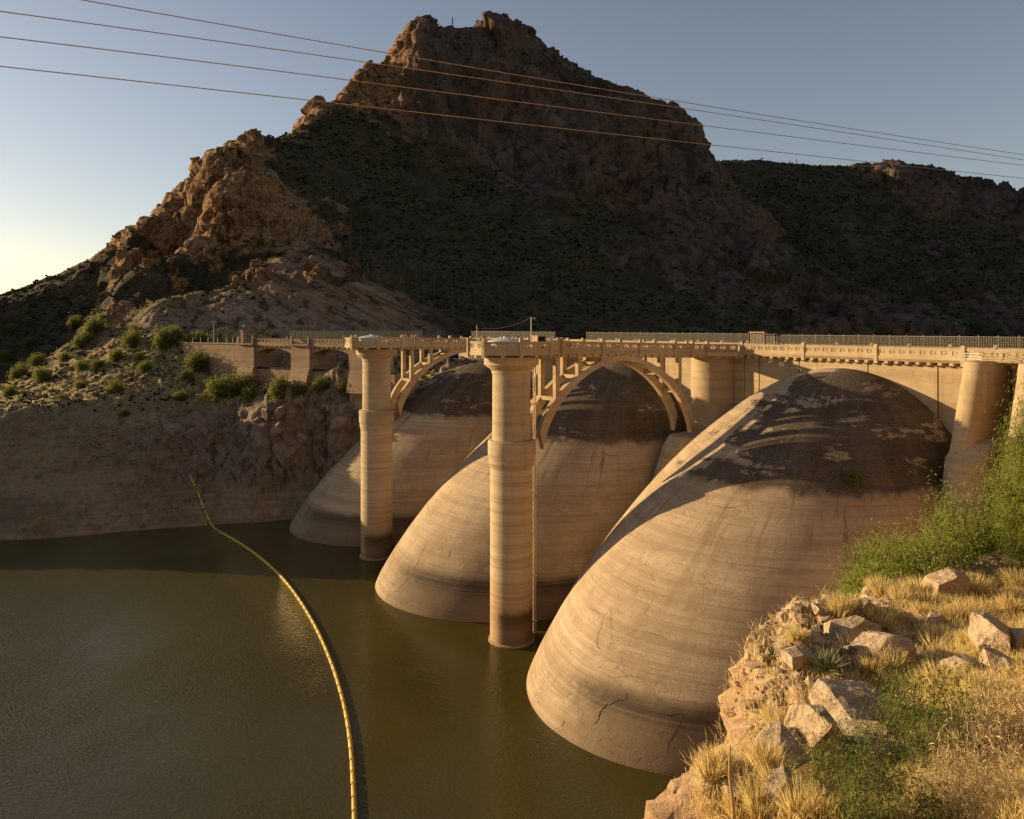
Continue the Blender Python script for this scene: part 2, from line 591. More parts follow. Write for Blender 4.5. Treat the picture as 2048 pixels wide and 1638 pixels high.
def mountain_mat(name='mountain_ground'):
    m = M(name)
    P = m.pos()
    rock = m.n('Attribute', attribute_name='rock').outputs['Fac']
    wet = m.n('Attribute', attribute_name='beach').outputs['Fac']
    slab = m.n('Attribute', attribute_name='slab').outputs['Fac']
    n1 = m.noise(P, 0.012, 6, 0.6)
    n2 = m.noise(P, 0.07, 6, 0.62)
    n3 = m.noise(P, 0.45, 6, 0.65)
    strata = m.noise(m.map(P, (0.05, 0.06, 0.45), (R(10), R(-24), 0)), 1.0, 7, 0.68, 0.7)
    vert = m.noise(m.map(P, (0.16, 0.16, 0.022)), 1.0, 6, 0.68, 0.5)
    c = m.mix(m.rng(n2, 0.3, 0.7), (0.088, 0.063, 0.048), (0.15, 0.108, 0.084))
    c = m.mix(m.rng(n1, 0.42, 0.6, 0.0, 0.8), c, (0.15, 0.085, 0.05))
    c = m.mix(m.rng(strata, 0.47, 0.62, 0.0, 0.6), c, (0.062, 0.04, 0.028))
    c = m.mix(m.rng(vert, 0.52, 0.64, 0.0, 0.8), c, (0.045, 0.03, 0.022))
    c = m.mix(m.rng(n3, 0.54, 0.72, 0.0, 0.6), c, (0.135, 0.098, 0.073))
    vn = m.noise(m.map(P, (0.022, 0.022, 0.011)), 1.0, 5, 0.62, 0.6)
    c = m.mix(m.rng(vn, 0.53, 0.62, 0.0, 0.65), c, (0.036, 0.027, 0.022))
    sl = m.mix(m.rng(n2, 0.35, 0.65), (0.27, 0.16, 0.09), (0.33, 0.21, 0.125))
    bed = m.noise(m.map(P, (0.03, 0.03, 0.8), (R(6), R(-27), 0)), 1.0, 6, 0.7, 0.5)
    sl = m.mix(m.rng(bed, 0.46, 0.6, 0.0, 0.75), sl, (0.1, 0.06, 0.04))
    sl = m.mix(m.rng(n3, 0.52, 0.7, 0.0, 0.5), sl, (0.12, 0.08, 0.055))
    # the crags on the western shoulder are of redder stone than the summit cliffs
    px_ = m.n('SeparateXYZ', {'Vector': P})
    red = m.math('MULTIPLY', m.rng(px_.outputs[0], -95, -55, 1.0, 0.0), m.rng(px_.outputs[1], 265, 290))
    c = m.mix(m.math('MULTIPLY', red, 0.7), c, m.mix(m.rng(n3, 0.4, 0.62), (0.42, 0.225, 0.09), (0.15, 0.078, 0.036)))
    c = m.mix(slab, c, sl)
    # the near bank: paler rock, dry golden grass
    py = m.n('SeparateXYZ', {'Vector': P}).outputs[1]
    near = m.rng(py, 262, 292, 1.0, 0.0)
    c = m.mix(m.math('MULTIPLY', near, 0.65), c, m.mix(m.rng(n3, 0.38, 0.62), (0.4, 0.3, 0.22), (0.2, 0.14, 0.1)))
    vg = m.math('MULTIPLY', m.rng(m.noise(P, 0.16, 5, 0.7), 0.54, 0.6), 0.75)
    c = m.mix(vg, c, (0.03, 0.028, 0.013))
    # soil with dry grass and scrub
    s = m.mix(m.rng(n2, 0.35, 0.65), (0.055, 0.042, 0.022), (0.1, 0.074, 0.04))
    s = m.mix(m.rng(n3, 0.46, 0.6, 0.0, 0.8), s, (0.032, 0.03, 0.014))
    sp = m.vor(P, 0.33, 'F1')
    s = m.mix(m.math('MULTIPLY', m.rng(sp, 0.25, 0.5, 1.0, 0.0), m.rng(m.noise(P, 0.05, 3), 0.4, 0.6, 0.25, 0.9)), s, (0.032, 0.035, 0.017))
    r2 = m.rng(m.math('ADD', rock, m.math('MULTIPLY', m.math('SUBTRACT', n2, 0.5), 1.1)), 0.42, 0.6)
    s = m.mix(near, s, m.mix(m.rng(n3, 0.42, 0.6), (0.38, 0.27, 0.12), (0.15, 0.11, 0.05)))
    c = m.mix(r2, s, c)
    # bare, silted shore left by the falling water
    b = m.mix(m.rng(n3, 0.35, 0.7), (0.29, 0.21, 0.13), (0.4, 0.3, 0.195))
    b = m.mix(m.rng(n2, 0.4, 0.62, 0.0, 0.7), b, (0.2, 0.142, 0.09))
    lines = m.noise(m.map(P, (0.01, 0.01, 1.2)), 1.0, 4, 0.7)
    b = m.mix(m.rng(lines, 0.45, 0.6, 0.0, 0.35), b, (0.16, 0.108, 0.075))
    c = m.mix(wet, c, b)
    h = m.math('ADD', m.math('MULTIPLY', n3, 1.0), m.math('MULTIPLY', strata, 1.0))
    h = m.math('ADD', h, m.math('MULTIPLY', vert, 1.3))
    h = m.math('ADD', h, m.math('MULTIPLY', m.noise(P, 2.2, 4, 0.7), 0.4))
    return m.pbr(c, 0.95, m.bump(h, 0.9, 1.0), 0.1)


MAT['mountain'] = mountain_mat()


def rock_mat(name, c1, c2, c3, scale=1.0):
    m = M(name)
    P = m.obj()
    W = m.pos()
    n1 = m.noise(W, 0.7 * scale, 6, 0.62)
    n2 = m.noise(W, 4.0 * scale, 7, 0.66)
    n3 = m.noise(W, 22.0 * scale, 4, 0.6)
    c = m.mix(m.rng(n1, 0.34, 0.66), c1, c2)
    c = m.mix(m.rng(n2, 0.48, 0.66, 0.0, 0.8), c, c3)
    c = m.mix(m.rng(n3, 0.55, 0.75, 0.0, 0.45), c, tuple(x * 0.45 for x in c3))
    lay = m.noise(m.map(W, (0.8, 0.8, 5.0), (R(28), R(-22), R(10))), scale, 6, 0.7, 0.6)
    c = m.mix(m.rng(lay, 0.52, 0.66, 0.0, 0.5), c, tuple(x * 0.75 for x in c3))
    ck = m.noise(m.map(W, (1, 1, 1)), 1.6 * scale, 3, 0.5, 1.2)
    cr = m.math('ABSOLUTE', m.math('SUBTRACT', ck, 0.5))
    c = m.mix(m.rng(cr, 0.0, 0.012, 0.5, 0.0), c, tuple(x * 0.35 for x in c3))
    h = m.math('ADD', m.math('MULTIPLY', n2, 1.0), m.math('MULTIPLY', n3, 0.35))
    h = m.math('ADD', h, m.math('ADD', m.rng(cr, 0.0, 0.02, 0.0, 0.25), m.math('MULTIPLY', lay, 0.7)))
    return m.pbr(c, 0.92, m.bump(h, 0.7, 0.08), 0.2)


MAT['boulder'] = rock_mat('boulder_stone', (0.47, 0.36, 0.24), (0.39, 0.28, 0.17), (0.3, 0.19, 0.1))
MAT['boulder_grey'] = rock_mat('boulder_grey_stone', (0.33, 0.26, 0.19), (0.27, 0.2, 0.14), (0.2, 0.14, 0.09))
MAT['crag'] = rock_mat('crag_stone', (0.34, 0.195, 0.085), (0.26, 0.14, 0.062), (0.14, 0.08, 0.042), 0.12)
MAT['bankrock'] = rock_mat('bank_stone', (0.3, 0.22, 0.16), (0.22, 0.15, 0.1), (0.14, 0.09, 0.06), 0.4)


def slope_mat():
    m = M('near_slope_ground')
    P = m.pos()
    rock = m.n('Attribute', attribute_name='rock').outputs['Fac']
    n1 = m.noise(P, 0.5, 6, 0.6)
    n2 = m.noise(P, 3.0, 7, 0.66)
    n3 = m.noise(P, 18.0, 4, 0.6)
    strata = m.noise(m.map(P, (0.9, 0.9, 4.5), (R(18), R(14), 0)), 1.0, 6, 0.66, 0.5)
    c = m.mix(m.rng(n1, 0.35, 0.65), (0.46, 0.34, 0.21), (0.34, 0.22, 0.125))
    c = m.mix(m.rng(strata, 0.48, 0.6, 0.0, 0.7), c, (0.27, 0.15, 0.085))
    c = m.mix(m.rng(n2, 0.52, 0.68, 0.0, 0.7), c, (0.22, 0.14, 0.075))
    g = m.mix(m.rng(n2, 0.36, 0.64), (0.42, 0.28, 0.12), (0.29, 0.18, 0.075))
    g = m.mix(m.rng(n3, 0.5, 0.7, 0.0, 0.7), g, (0.16, 0.1, 0.045))
    c = m.mix(m.rng(m.math('ADD', rock, m.math('MULTIPLY', m.math('SUBTRACT', n1, 0.5), 0.8)), 0.35, 0.6), g, c)
    h = m.math('ADD', m.math('ADD', m.math('MULTIPLY', n2, 1.0), m.math('MULTIPLY', n3, 0.3)), m.math('MULTIPLY', strata, 0.6))
    return m.pbr(c, 0.93, m.bump(h, 0.8, 0.12), 0.15)


MAT['slope'] = slope_mat()


def water_mat():
    m = M('reservoir_water')
    P = m.pos()
    a = m.noise(m.map(P, (1.0, 1.7, 1.0), (0, 0, R(28))), 1.5, 3, 0.5, 0.7)
    b = m.noise(m.map(P, (0.9, 1.5, 1.0), (0, 0, R(-32))), 4.2, 2, 0.5, 0.8)
    g = m.rng(m.noise(m.map(P, (1, .6, 1)), 0.028, 3, 0.5), 0.38, 0.62, 0.25, 1.0)
    # calmer in the lee between the boom and the dam
    x = m.n('SeparateXYZ', {'Vector': P}).outputs[0]
    g = m.math('MULTIPLY', g, m.rng(x, -42, -12, 1.0, 0.3))
    h = m.math('MULTIPLY', m.math('ADD', a, m.math('MULTIPLY', b, 0.3)), g)
    c = m.mix(m.rng(m.noise(P, 0.02, 3, 0.5), 0.35, 0.65), (0.058, 0.046, 0.009), (0.074, 0.06, 0.013))
    return m.pbr(c, 0.03, m.bump(h, 1.0, 0.2), 0.5, 0.0, IOR=1.33)


MAT['water'] = water_mat()


# ------------------------------------------------------------------ terrain beyond the dam
# (photo x, photo y, distance, rock 0..1) of places on the hillsides; turned into world points and joined by a smooth height field
CP = [
    # foot of the left bank
    (-500, 1105, 173, .2), (-300, 1092, 178, .2), (0, 1080, 183.2, .2), (200, 1068, 188.5, .2), (420, 1050, 197, .5), (560, 1040, 202.2, .8), (640, 1035, 205, .9), (760, 1030, 207, .9),
    (0, 960, 192, .3), (150, 930, 198, .3), (300, 900, 207, .5), (450, 880, 214, .8), (480, 960, 206, .8), (600, 960, 206, .9),
    (545, 900, 206, 1), (560, 805, 209, 1), (640, 800, 207, 1), (700, 860, 206, 1), (720, 800, 206, 1), (800, 800, 212, 1), (800, 900, 209, 1), (900, 850, 212, 1), (900, 760, 214, .8),
    (0, 850, 201, .05), (100, 800, 222, .05), (200, 757, 240, .05), (330, 725, 245, .1), (400, 770, 234, .3), (440, 815, 222, .4), (300, 800, 224, .1), (150, 860, 207, .1), (500, 790, 224, .5), (560, 780, 221, .5), (640, 775, 217, .5), (690, 778, 205, .5), (730, 778, 208, .5),
    (330, 674, 260, .1), (240, 664, 276, .1), (290, 690, 256, .1), (250, 705, 255, .1), (365, 690, 250, .1), (400, 680, 256, .2),
    # spur and the gully behind it
    (205, 655, 298, .2), (110, 705, 284, .05), (30, 765, 260, .05), (-80, 815, 238, .1), (-250, 870, 212, .1),
    (100, 692, 332, .1), (150, 650, 345, .1), (20, 700, 332, .1), (20, 640, 348, .1), (100, 612, 362, .1), (200, 626, 352, .1), (-100, 632, 340, .1), (-300, 640, 330, .1), (-500, 640, 315, .1),
    # skyline at the far left
    (60, 580, 408, .2), (12, 602, 400, .2), (150, 555, 385, .5), (220, 503, 410, .5), (285, 445, 430, .8), (350, 375, 450, .8), (405, 335, 465, .9), (-100, 622, 400, .2), (-300, 632, 410, .2), (-500, 640, 410, .2),
    (180, 590, 374, .4), (260, 560, 372, .8), (200, 545, 385, .4), (300, 490, 400, .4),
    # left cliff above the road
    (215, 640, 285, 1), (228, 590, 293, .9), (300, 640, 272, 1), (400, 640, 268, 1), (320, 560, 322, .1), (320, 600, 280, .05), (430, 590, 302, .1), (262, 545, 335, .05), (300, 440, 405, 1), (290, 500, 385, .9), (350, 552, 332, .1), (385, 470, 395, .8), (385, 425, 412, .9), (378, 520, 366, .2), (345, 500, 372, .9), (500, 640, 268, 1), (420, 545, 338, .05),
    (420, 480, 345, 1), (420, 395, 378, 1), (415, 325, 400, 1), (470, 288, 415, .6), (555, 284, 440, .3), (450, 420, 365, 1), (470, 350, 392, .9), (560, 420, 375, .8), (620, 480, 360, .9),
    (560, 655, 270, 1), (560, 560, 302, 1), (640, 540, 312, 1), (700, 650, 275, 1), (720, 580, 306, 1), (820, 640, 292, 1), (500, 540, 322, .2), (640, 510, 330, .5),
    (760, 560, 335, .6), (700, 480, 372, .3), (640, 400, 398, .3), (700, 380, 420, .05), (640, 320, 440, .05), (760, 480, 385, .1),
    # main slope
    (850, 648, 292, .3), (900, 600, 335, .1), (850, 560, 345, .1), (900, 500, 392, .1), (900, 400, 450, .05), (900, 300, 505, .1), (780, 240, 515, .2), (700, 260, 490, .1), (800, 320, 480, .05),
    (1000, 650, 315, .2), (1000, 560, 362, .1), (1000, 500, 395, .05), (1000, 420, 448, .1), (1100, 560, 378, .1), (1100, 450, 440, .15), (1200, 650, 340, .3), (1200, 560, 400, .15), (1250, 480, 445, .3), (1150, 380, 490, .3),
    (1300, 600, 395, .2), (1380, 560, 430, .5), (1400, 480, 470, .7), (1400, 655, 365, .4), (1330, 520, 430, .5), (1480, 480, 495, .7), (1450, 420, 520, .6),
    # upper cliffs
    (800, 232, 525, 1), (820, 150, 540, 1), (950, 270, 525, 1), (1050, 320, 520, 1), (1150, 350, 515, 1), (1260, 390, 508, 1), (1330, 400, 505, 1), (1400, 380, 515, 1),
    (900, 140, 552, 1), (1000, 150, 556, 1), (1150, 220, 552, 1), (1280, 280, 545, 1), (1390, 320, 535, 1), (1100, 160, 572, .7), (1000, 70, 590, .8), (900, 80, 575, 1),
    (778, 112, 574, .9), (805, 54, 590, .8), (838, 30, 600, .7), (903, 62, 614, .8), (985, 40, 612, .6), (1045, 62, 610, .7), (1075, 90, 606, .7), (1150, 134, 600, .5), (1205, 162, 596, .4), (1320, 206, 588, .7), (1385, 255, 572, .8), (1425, 300, 562, .9), (1452, 350, 552, .9),
    # left ridge up to the summit
    (560, 278, 462, .4), (600, 256, 500, .9), (650, 222, 530, .8), (705, 180, 556, .8), (748, 134, 576, .9), (720, 215, 545, .8), (775, 170, 552, .9),
    # right flank
    (1500, 400, 545, .6), (1550, 460, 540, .5), (1600, 510, 530, .4), (1700, 560, 510, .3), (1850, 610, 490, .3), (1500, 560, 460, .6), (1600, 600, 450, .6), (1550, 650, 395, .5), (1700, 650, 420, .6), (1850, 655, 430, .6), (2048, 660, 440, .6), (2300, 670, 440, .5), (2100, 640, 480, .4), (2300, 650, 490, .4),
    # hill behind on the right
    (1440, 326, 780, .3), (1530, 322, 785, .2), (1600, 330, 790, .2), (1660, 337, 795, .2), (1740, 330, 780, .3), (1790, 324, 770, .8), (1830, 328, 760, .8), (1920, 352, 745, .7), (2048, 378, 730, .7), (2200, 410, 720, .5), (2450, 450, 720, .4), (1330, 340, 800, .2),
    (1550, 400, 715, .15), (1700, 440, 680, .15), (1880, 400, 700, .8), (2000, 430, 695, .8), (1900, 480, 650, .2), (2048, 500, 630, .3), (1750, 520, 620, .2), (1950, 560, 580, .5), (2100, 560, 590, .4), (2350, 540, 600, .4), (1620, 450, 660, .2),
]
P3 = [pix(x, y, d) for x, y, d, r in CP]
RK = [r for x, y, d, r in CP]


def extra(x, y, z, r=.2):
    P3.append(np.array([x, y, z], dtype=float))
    RK.append(r)


# under the water, behind the skylines and in the canyon below the dam
for x in (-500, -300, 0, 200, 420, 560, 700):
    q = water_pix(x, 1080 if x < 100 else 1050)
    extra(q[0] * .93, q[1] * .93, -9)
for x, y, d in ((60, 584, 470), (-200, 620, 470), (-500, 630, 480), (220, 505, 480), (350, 380, 520), (470, 290, 500), (600, 252, 570), (700, 190, 610), (835, 20, 690), (985, 30, 700), (1150, 127, 690), (1320, 197, 670), (1450, 350, 630), (1530, 450, 590), (1620, 530, 575), (1720, 580, 555), (1860, 630, 535), (2150, 680, 530), (1530, 320, 880), (1790, 325, 870), (2048, 380, 830), (2400, 450, 830), (1250, 330, 900)):
    q = pix(x, y, d)
    extra(q[0], q[1], q[2] - (62 if y < 420 else 22))
extra(-150, 318, 42)
extra(-178, 308, 34)
extra(-205, 300, 29)
extra(-225, 285, 23)
extra(-66, 235, 35)
extra(-52, 226, 34)
extra(-38, 215, 34)
extra(-58, 245, 36)
extra(-40, 236, 35)
extra(-24, 222, 34)
extra(-90, 262, 47)
for x, y, z in ((-5, 262, 38), (30, 262, 20), (60, 270, 10), (100, 290, 5), (160, 310, 5), (220, 330, 8), (320, 350, 12), (45, 225, 5), (-8, 232, 40)):
    extra(x, y, z, .6)
P3 = np.array(P3)
RK = np.array(RK)
tps = TPS(P3, 0.0015)


def base_h(X, Y):
    return tps(X, Y)


def terrain_grid(t0, t1, nx, y0, y1, ny):
    tx = np.linspace(t0, t1, nx)
    yy = y0 * (y1 / y0) ** np.linspace(0, 1, ny)
    Yg, Tg = np.meshgrid(yy, tx, indexing='ij')
    Xg = Yg * Tg
    return Xg, Yg


def displaced(Xg, Yg):
    ny, nx = Xg.shape
    Z = base_h(Xg, Yg).reshape(ny, nx)
    rock = idw(P3, RK, Xg, Yg).reshape(ny, nx)
    # ledges: steepen the rocky bands a little
    q = np.stack([Xg.ravel(), Yg.ravel(), Z.ravel()], 1)
    wob = fbm(q / np.array([60, 60, 40.]), 3, 5).reshape(ny, nx)
    rock = np.clip(rock + 0.5 * fbm(q / 30.0, 4, 9).reshape(ny, nx), 0, 1)
    steps = (Z + 0.28 * Xg + 9 * wob) / 11.0
    fr = steps - np.floor(steps)
    Z = Z + 11.0 * 0.55 * rock * (np.clip((fr - .5) * 2.2 + .5, 0, 1) - fr) * np.clip((Yg - 215) / 60, 0.25, 1)
    # normals of the height field
    P = np.stack([Xg, Yg, Z], -1)
    du = np.gradient(P, axis=1)
    dv = np.gradient(P, axis=0)
    N = np.cross(du, dv)
    N /= np.linalg.norm(N, axis=-1, keepdims=True) + 1e-9
    q = P.reshape(-1, 3)
    rk = rock.ravel()
    dist = np.clip(Yg.ravel() / 420.0, 0.45, 1.08)
    amp = np.where(rk > .5, 1.0, 0.3) * 0 + (0.25 + 0.95 * np.clip((rk - .25) / .5, 0, 1))
    wq = q + 2.2 * np.stack([fbm(q / 9.0, 2, 7), fbm(q / 9.0, 2, 8), fbm(q / 9.0, 2, 10)], 1)
    big = facets(wq / np.array([36, 36, 76.]), 21, .9, .5)
    crag = facets(wq / np.array([13, 13, 30.]), 121, .9, .5)
    sml = facets(wq / np.array([3.6, 3.6, 7.5]), 221, .9, .5)
    cleft = ridged(q / np.array([21, 21, 90.]), 3, 3)
    tilt = q @ np.array([[0.9, 0, 0.35], [0, 1, 0.1], [-0.4, 0, 0.92]])
    strat = ridged(tilt / np.array([30., 30, 4.2]), 4, 44)
    fine = fbm(q / 2.6, 4, 60)
    slab = np.zeros(len(q))
    for x_, y_, d_, w_ in ((640, 590, 300, 42), (560, 600, 290, 34), (740, 620, 295, 26), (500, 645, 268, 22)):
        c_ = pix(x_, y_, d_)
        slab = np.maximum(slab, np.exp(-((q[:, 0] - c_[0]) ** 2 + (q[:, 1] - c_[1]) ** 2) / w_ ** 2))
    slab = np.clip(slab * 1.7 - .3, 0, 1) * np.clip((rk - .3) * 3, 0, 1)
    d = dist * amp * (1 - .72 * slab) * (6.2 * big + 3.0 * crag + .9 * sml + 2.4 * (cleft - .2) + .8 * (strat - .1)) + slab * 1.1 * (strat - .1) + (0.35 + 0.5 * rk) * fine * np.clip(dist, .5, 1) * 1.2
    shore = np.clip((q[:, 2] - 1.0) / 12.0, 0.08, 1)
    out = np.clip((rk - .5) * 3, 0, 1) * (Yg.ravel() < 262)
    d = d * shore * np.clip((Yg.ravel() - 150) / 90, .25, 1) + out * shore * (2.6 * facets(wq / np.array([11., 11, 8]), 301, .9, .5) + 1.1 * facets(wq / np.array([3.2, 3.2, 2.4]), 321, .9, .5) + 1.0 * ridged(tilt / np.array([9., 9, 1.6]), 4, 305))
    P = P + (N.reshape(-1, 3) * d[:, None]).reshape(P.shape)
    mudm = (Yg < 262) * (q[:, 2].reshape(ny, nx) > 1)
    rough = .75 * ridged((P.reshape(-1, 3) @ np.array([[.9, 0, .4], [0, 1, 0], [-.4, 0, .9]])) / np.array([6., 6, 1.7]), 4, 610) + .6 * facets(P.reshape(-1, 3) / 2.4, 611, .8, .5)
    P = P + (N.reshape(-1, 3) * (rough * mudm.ravel())[:, None]).reshape(P.shape)
    return P, rock, slab.reshape(ny, nx)


def grid_faces(ny, nx, keep=None):
    i = np.arange((ny - 1) * (nx - 1))
    r, c = i // (nx - 1), i % (nx - 1)
    a = r * nx + c
    F = np.stack([a, a + 1, a + nx + 1, a + nx], 1)
    if keep is not None:
        k = keep.ravel()
        F = F[k[F].all(1)]
    return F


Xg, Yg = terrain_grid(-0.98, 0.98, 880, 166.0, 900.0, 640)
TP, TR, TZ0 = displaced(Xg, Yg)
ny, nx = Xg.shape
F = grid_faces(ny, nx, TP[..., 2] > -6)
me = fast_mesh('mountain', TP.reshape(-1, 3), F)
at = me.attributes.new('rock', 'FLOAT', 'POINT')
at.data.foreach_set('value', TR.ravel().astype(np.float32))
at = me.attributes.new('slab', 'FLOAT', 'POINT')
at.data.foreach_set('value', TZ0.ravel().astype(np.float32))
bz = TP[..., 2] + 5 * fbm(TP.reshape(-1, 3) / 30.0, 3, 81).reshape(ny, nx)
beach = np.clip((33.0 - bz) / 6.0, 0, 1) * np.clip((260 - Yg) / 20, 0, 1) * (0.7 + 0.3 * np.clip((16 - bz) / 10, 0, 1)) * (1 - .75 * np.clip((TR - .45) * 3, 0, 1) * (bz > 7))
at = me.attributes.new('beach', 'FLOAT', 'POINT')
at.data.foreach_set('value', beach.ravel().astype(np.float32))
mountain = tag(link('mountain', me, MAT['mountain'], smooth=True), kind='structure')

# lookups on the finished surface
from mathutils.bvhtree import BVHTree
_sub = (slice(None, None, 3), slice(None, None, 3))
_V = TP[_sub]
_F = grid_faces(_V.shape[0], _V.shape[1])
bvh_far = BVHTree.FromPolygons([tuple(p) for p in _V.reshape(-1, 3)], [tuple(f) for f in _F.tolist()])


def ground_far(x, y):
    h = bvh_far.ray_cast(Vector((x, y, 600)), Vector((0, 0, -1)))
    return h[0]


def hit_far(px, py):
    d = Vector(((px - 1024) / FPX, 1.0, -(py - HZN) / FPX)).normalized()
    return bvh_far.ray_cast(Vector((0, 0, EYE)), d)[0]


# reservoir: one sheet up to and past the shores
wx = MB()
wx.add([(-900, -60, 0), (500, -60, 0), (500, 255, 0), (-900, 255, 0)], [(0, 1, 2, 3)])
tag(wx.build('water', MAT['water']), kind='structure')
wb_ = MB()
wb_.add([(-2500, -400, -14), (2500, -400, -14), (2500, 2600, -14), (-2500, 2600, -14)], [(0, 1, 2, 3)])
tag(wb_.build('ground', MAT['dirt']), kind='structure')
# plateau that carries the land on to the west and north, out of view, shaped to cast shade on water and bank
XX, YY = np.meshgrid(np.linspace(0, 1, 120), np.linspace(0, 1, 150), indexing='ij')
Y_ = 150 + 700 * YY
X0_ = -0.972 * Y_
X_ = X0_ - 520 * XX ** 1.3
_sa = np.array(SUN_AZ) / math.hypot(*SUN_AZ)
_q = X_ * _sa[1] - Y_ * _sa[0]
_shadow_prof = np.interp(_q, [60, 100, 112, 119, 127, 141, 148, 165, 220, 300], [-14, -9, 5, 17, 38, 45, 51, 58, 50, 45]) - 1  # heights set across the sun direction to place the shadow edge
Zb = base_h(X0_, Y_).reshape(XX.shape)
_m = np.clip(XX * 9, 0, 1)
Z_ = Zb * (1 - _m) + _shadow_prof * _m - .8
Z_ = Z_ + 0.8 * _m * fbm(np.stack([X_.ravel(), Y_.ravel(), Z_.ravel() * 0], 1) / 40.0, 3, 5).reshape(XX.shape)
me = fast_mesh('shadow_plateau', np.stack([X_, Y_, Z_], -1).reshape(-1, 3), grid_faces(120, 150))
at = me.attributes.new('rock', 'FLOAT', 'POINT')
at.data.foreach_set('value', np.full(X_.size, .1, dtype=np.float32))
tag(link('shadow_plateau', me, MAT['mountain'], smooth=True), kind='structure')


# ------------------------------------------------------------------ the dam, in its own frame: x along the crest (towards the near bank),
# y downstream, z up; the origin is the near intake tower at the water line
DAM_O = (-0.1, 125.0, 0.0)
DAM_A = math.atan2(-1500.0, 1009.0)
_U = (cos(DAM_A), sin(DAM_A))
_D = (-sin(DAM_A), cos(DAM_A))


def dam_world(u, v, z=0.0):
    return Vector((DAM_O[0] + u * _U[0] + v * _D[0], DAM_O[1] + u * _U[1] + v * _D[1], z))


dam = thing('dam', 'tan concrete dam of three egg-shaped domes holding back the reservoir', 'dam', DAM_O, DAM_A)

ZC, WC = 44.9, 50.5
DW0, DA0, DPW, DPH, DR1, DQ = 10.34, 25.64, 1.157, 1.46, 1.186, 3.05


def dome_section(z, push=0.0):
    t = min(max(z / ZC, 0.0), 1.0)
    wu = -WC + (DW0 + push + WC) * (1 - t ** DPW) ** (1 / DPH)
    a = DA0 * math.sqrt(max(0.0, 1 - t ** DQ))
    b = min(DR1 * a, wu + WC)
    return wu, a, max(b, 0.0)


def dome_mesh(uc, seed):
    zs = list(np.concatenate([[-3], np.linspace(0, 40, 66), np.linspace(40.5, ZC, 24)]))
    nth = 96
    V = []
    for z in zs:
        wu, a, b = dome_section(max(z, 0), 1.0 if uc > 0 else 0.0)
        if z < 0:
            wu += 1.5
            b += 1.5
        for k in range(nth + 1):
            th = -pi / 2 + pi * k / nth
            V.append((uc + a * sin(th), -((wu - b) + b * cos(th)), z))
        # carry the sides back to the wall
    V = np.array(V)
    n = fbm(V / 7.0, 4, seed) * 0.16 + fbm(V / np.array([30, 30, 2.2]), 3, seed + 5) * 0.1
    V[:, 1] -= n * np.clip((V[:, 2] + 5) / 8, 0, 1)
    F = grid_faces(len(zs), nth + 1)
    # side skirts back into the buttresses
    V = list(map(tuple, V))
    base = len(V)
    F = [tuple(f) for f in F.tolist()]
    for side in (0, nth):
        s0 = len(V)
        for r, z in enumerate(zs):
            p = V[r * (nth + 1) + side]
            V.append((p[0], max(WC + 1.0, p[1] + .5), p[2]))
        for r in range(len(zs) - 1):
            a, b = r * (nth + 1) + side, (r + 1) * (nth + 1) + side
            F.append((a, b, s0 + r + 1, s0 + r) if side == 0 else (b, a, s0 + r, s0 + r + 1))
    me = bpy.data.meshes.new('dome')
    me.from_pydata(V, [], F)
    me.update()
    A = np.array(V)
    surf = np.zeros((len(A), 3), dtype=np.float32)
    ang = np.arctan2(A[:, 0] - uc, np.maximum(1e-3, WC - A[:, 1]))
    surf[:, 0] = ang * 24.0 + seed
    surf[:, 1] = A[:, 2] * 1.35
    at = me.attributes.new('surf', 'FLOAT_VECTOR', 'POINT')
    at.data.foreach_set('vector', surf.ravel())
    # mud weight rises on the flank away from the sun: shade put into the band
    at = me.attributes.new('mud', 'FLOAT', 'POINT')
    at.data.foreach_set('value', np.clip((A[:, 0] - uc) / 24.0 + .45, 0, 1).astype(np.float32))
    return me


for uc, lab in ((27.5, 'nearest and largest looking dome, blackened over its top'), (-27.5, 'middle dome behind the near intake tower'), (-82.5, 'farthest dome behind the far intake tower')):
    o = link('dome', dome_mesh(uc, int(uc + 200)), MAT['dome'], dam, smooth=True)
    o['label'] = lab


# long cracks, cut as thin dark grooves that follow the shells
from mathutils.bvhtree import BVHTree
_dm = [o for o in bpy.data.objects if o.name.startswith('dome')]
_mw = Matrix.Translation(DAM_O) @ Matrix.Rotation(DAM_A, 4, 'Z')
_dt = [BVHTree.FromPolygons([_mw @ v.co for v in o.data.vertices], [tuple(p.vertices) for p in o.data.polygons]) for o in _dm]
MAT['crack'] = simple('crack_shadow', (0.03, 0.019, 0.011), 0.95)


def on_dome(px, py):
    d = Vector(((px - 1024) / FPX, 1.0, -(py - HZN) / FPX)).normalized()
    best = None
    for i, t in enumerate(_dt):
        h = t.ray_cast(Vector((0, 0, EYE)), d)
        if h[0] is not None and (best is None or h[3] < best[3]):
            best = (*h, i)
    return best


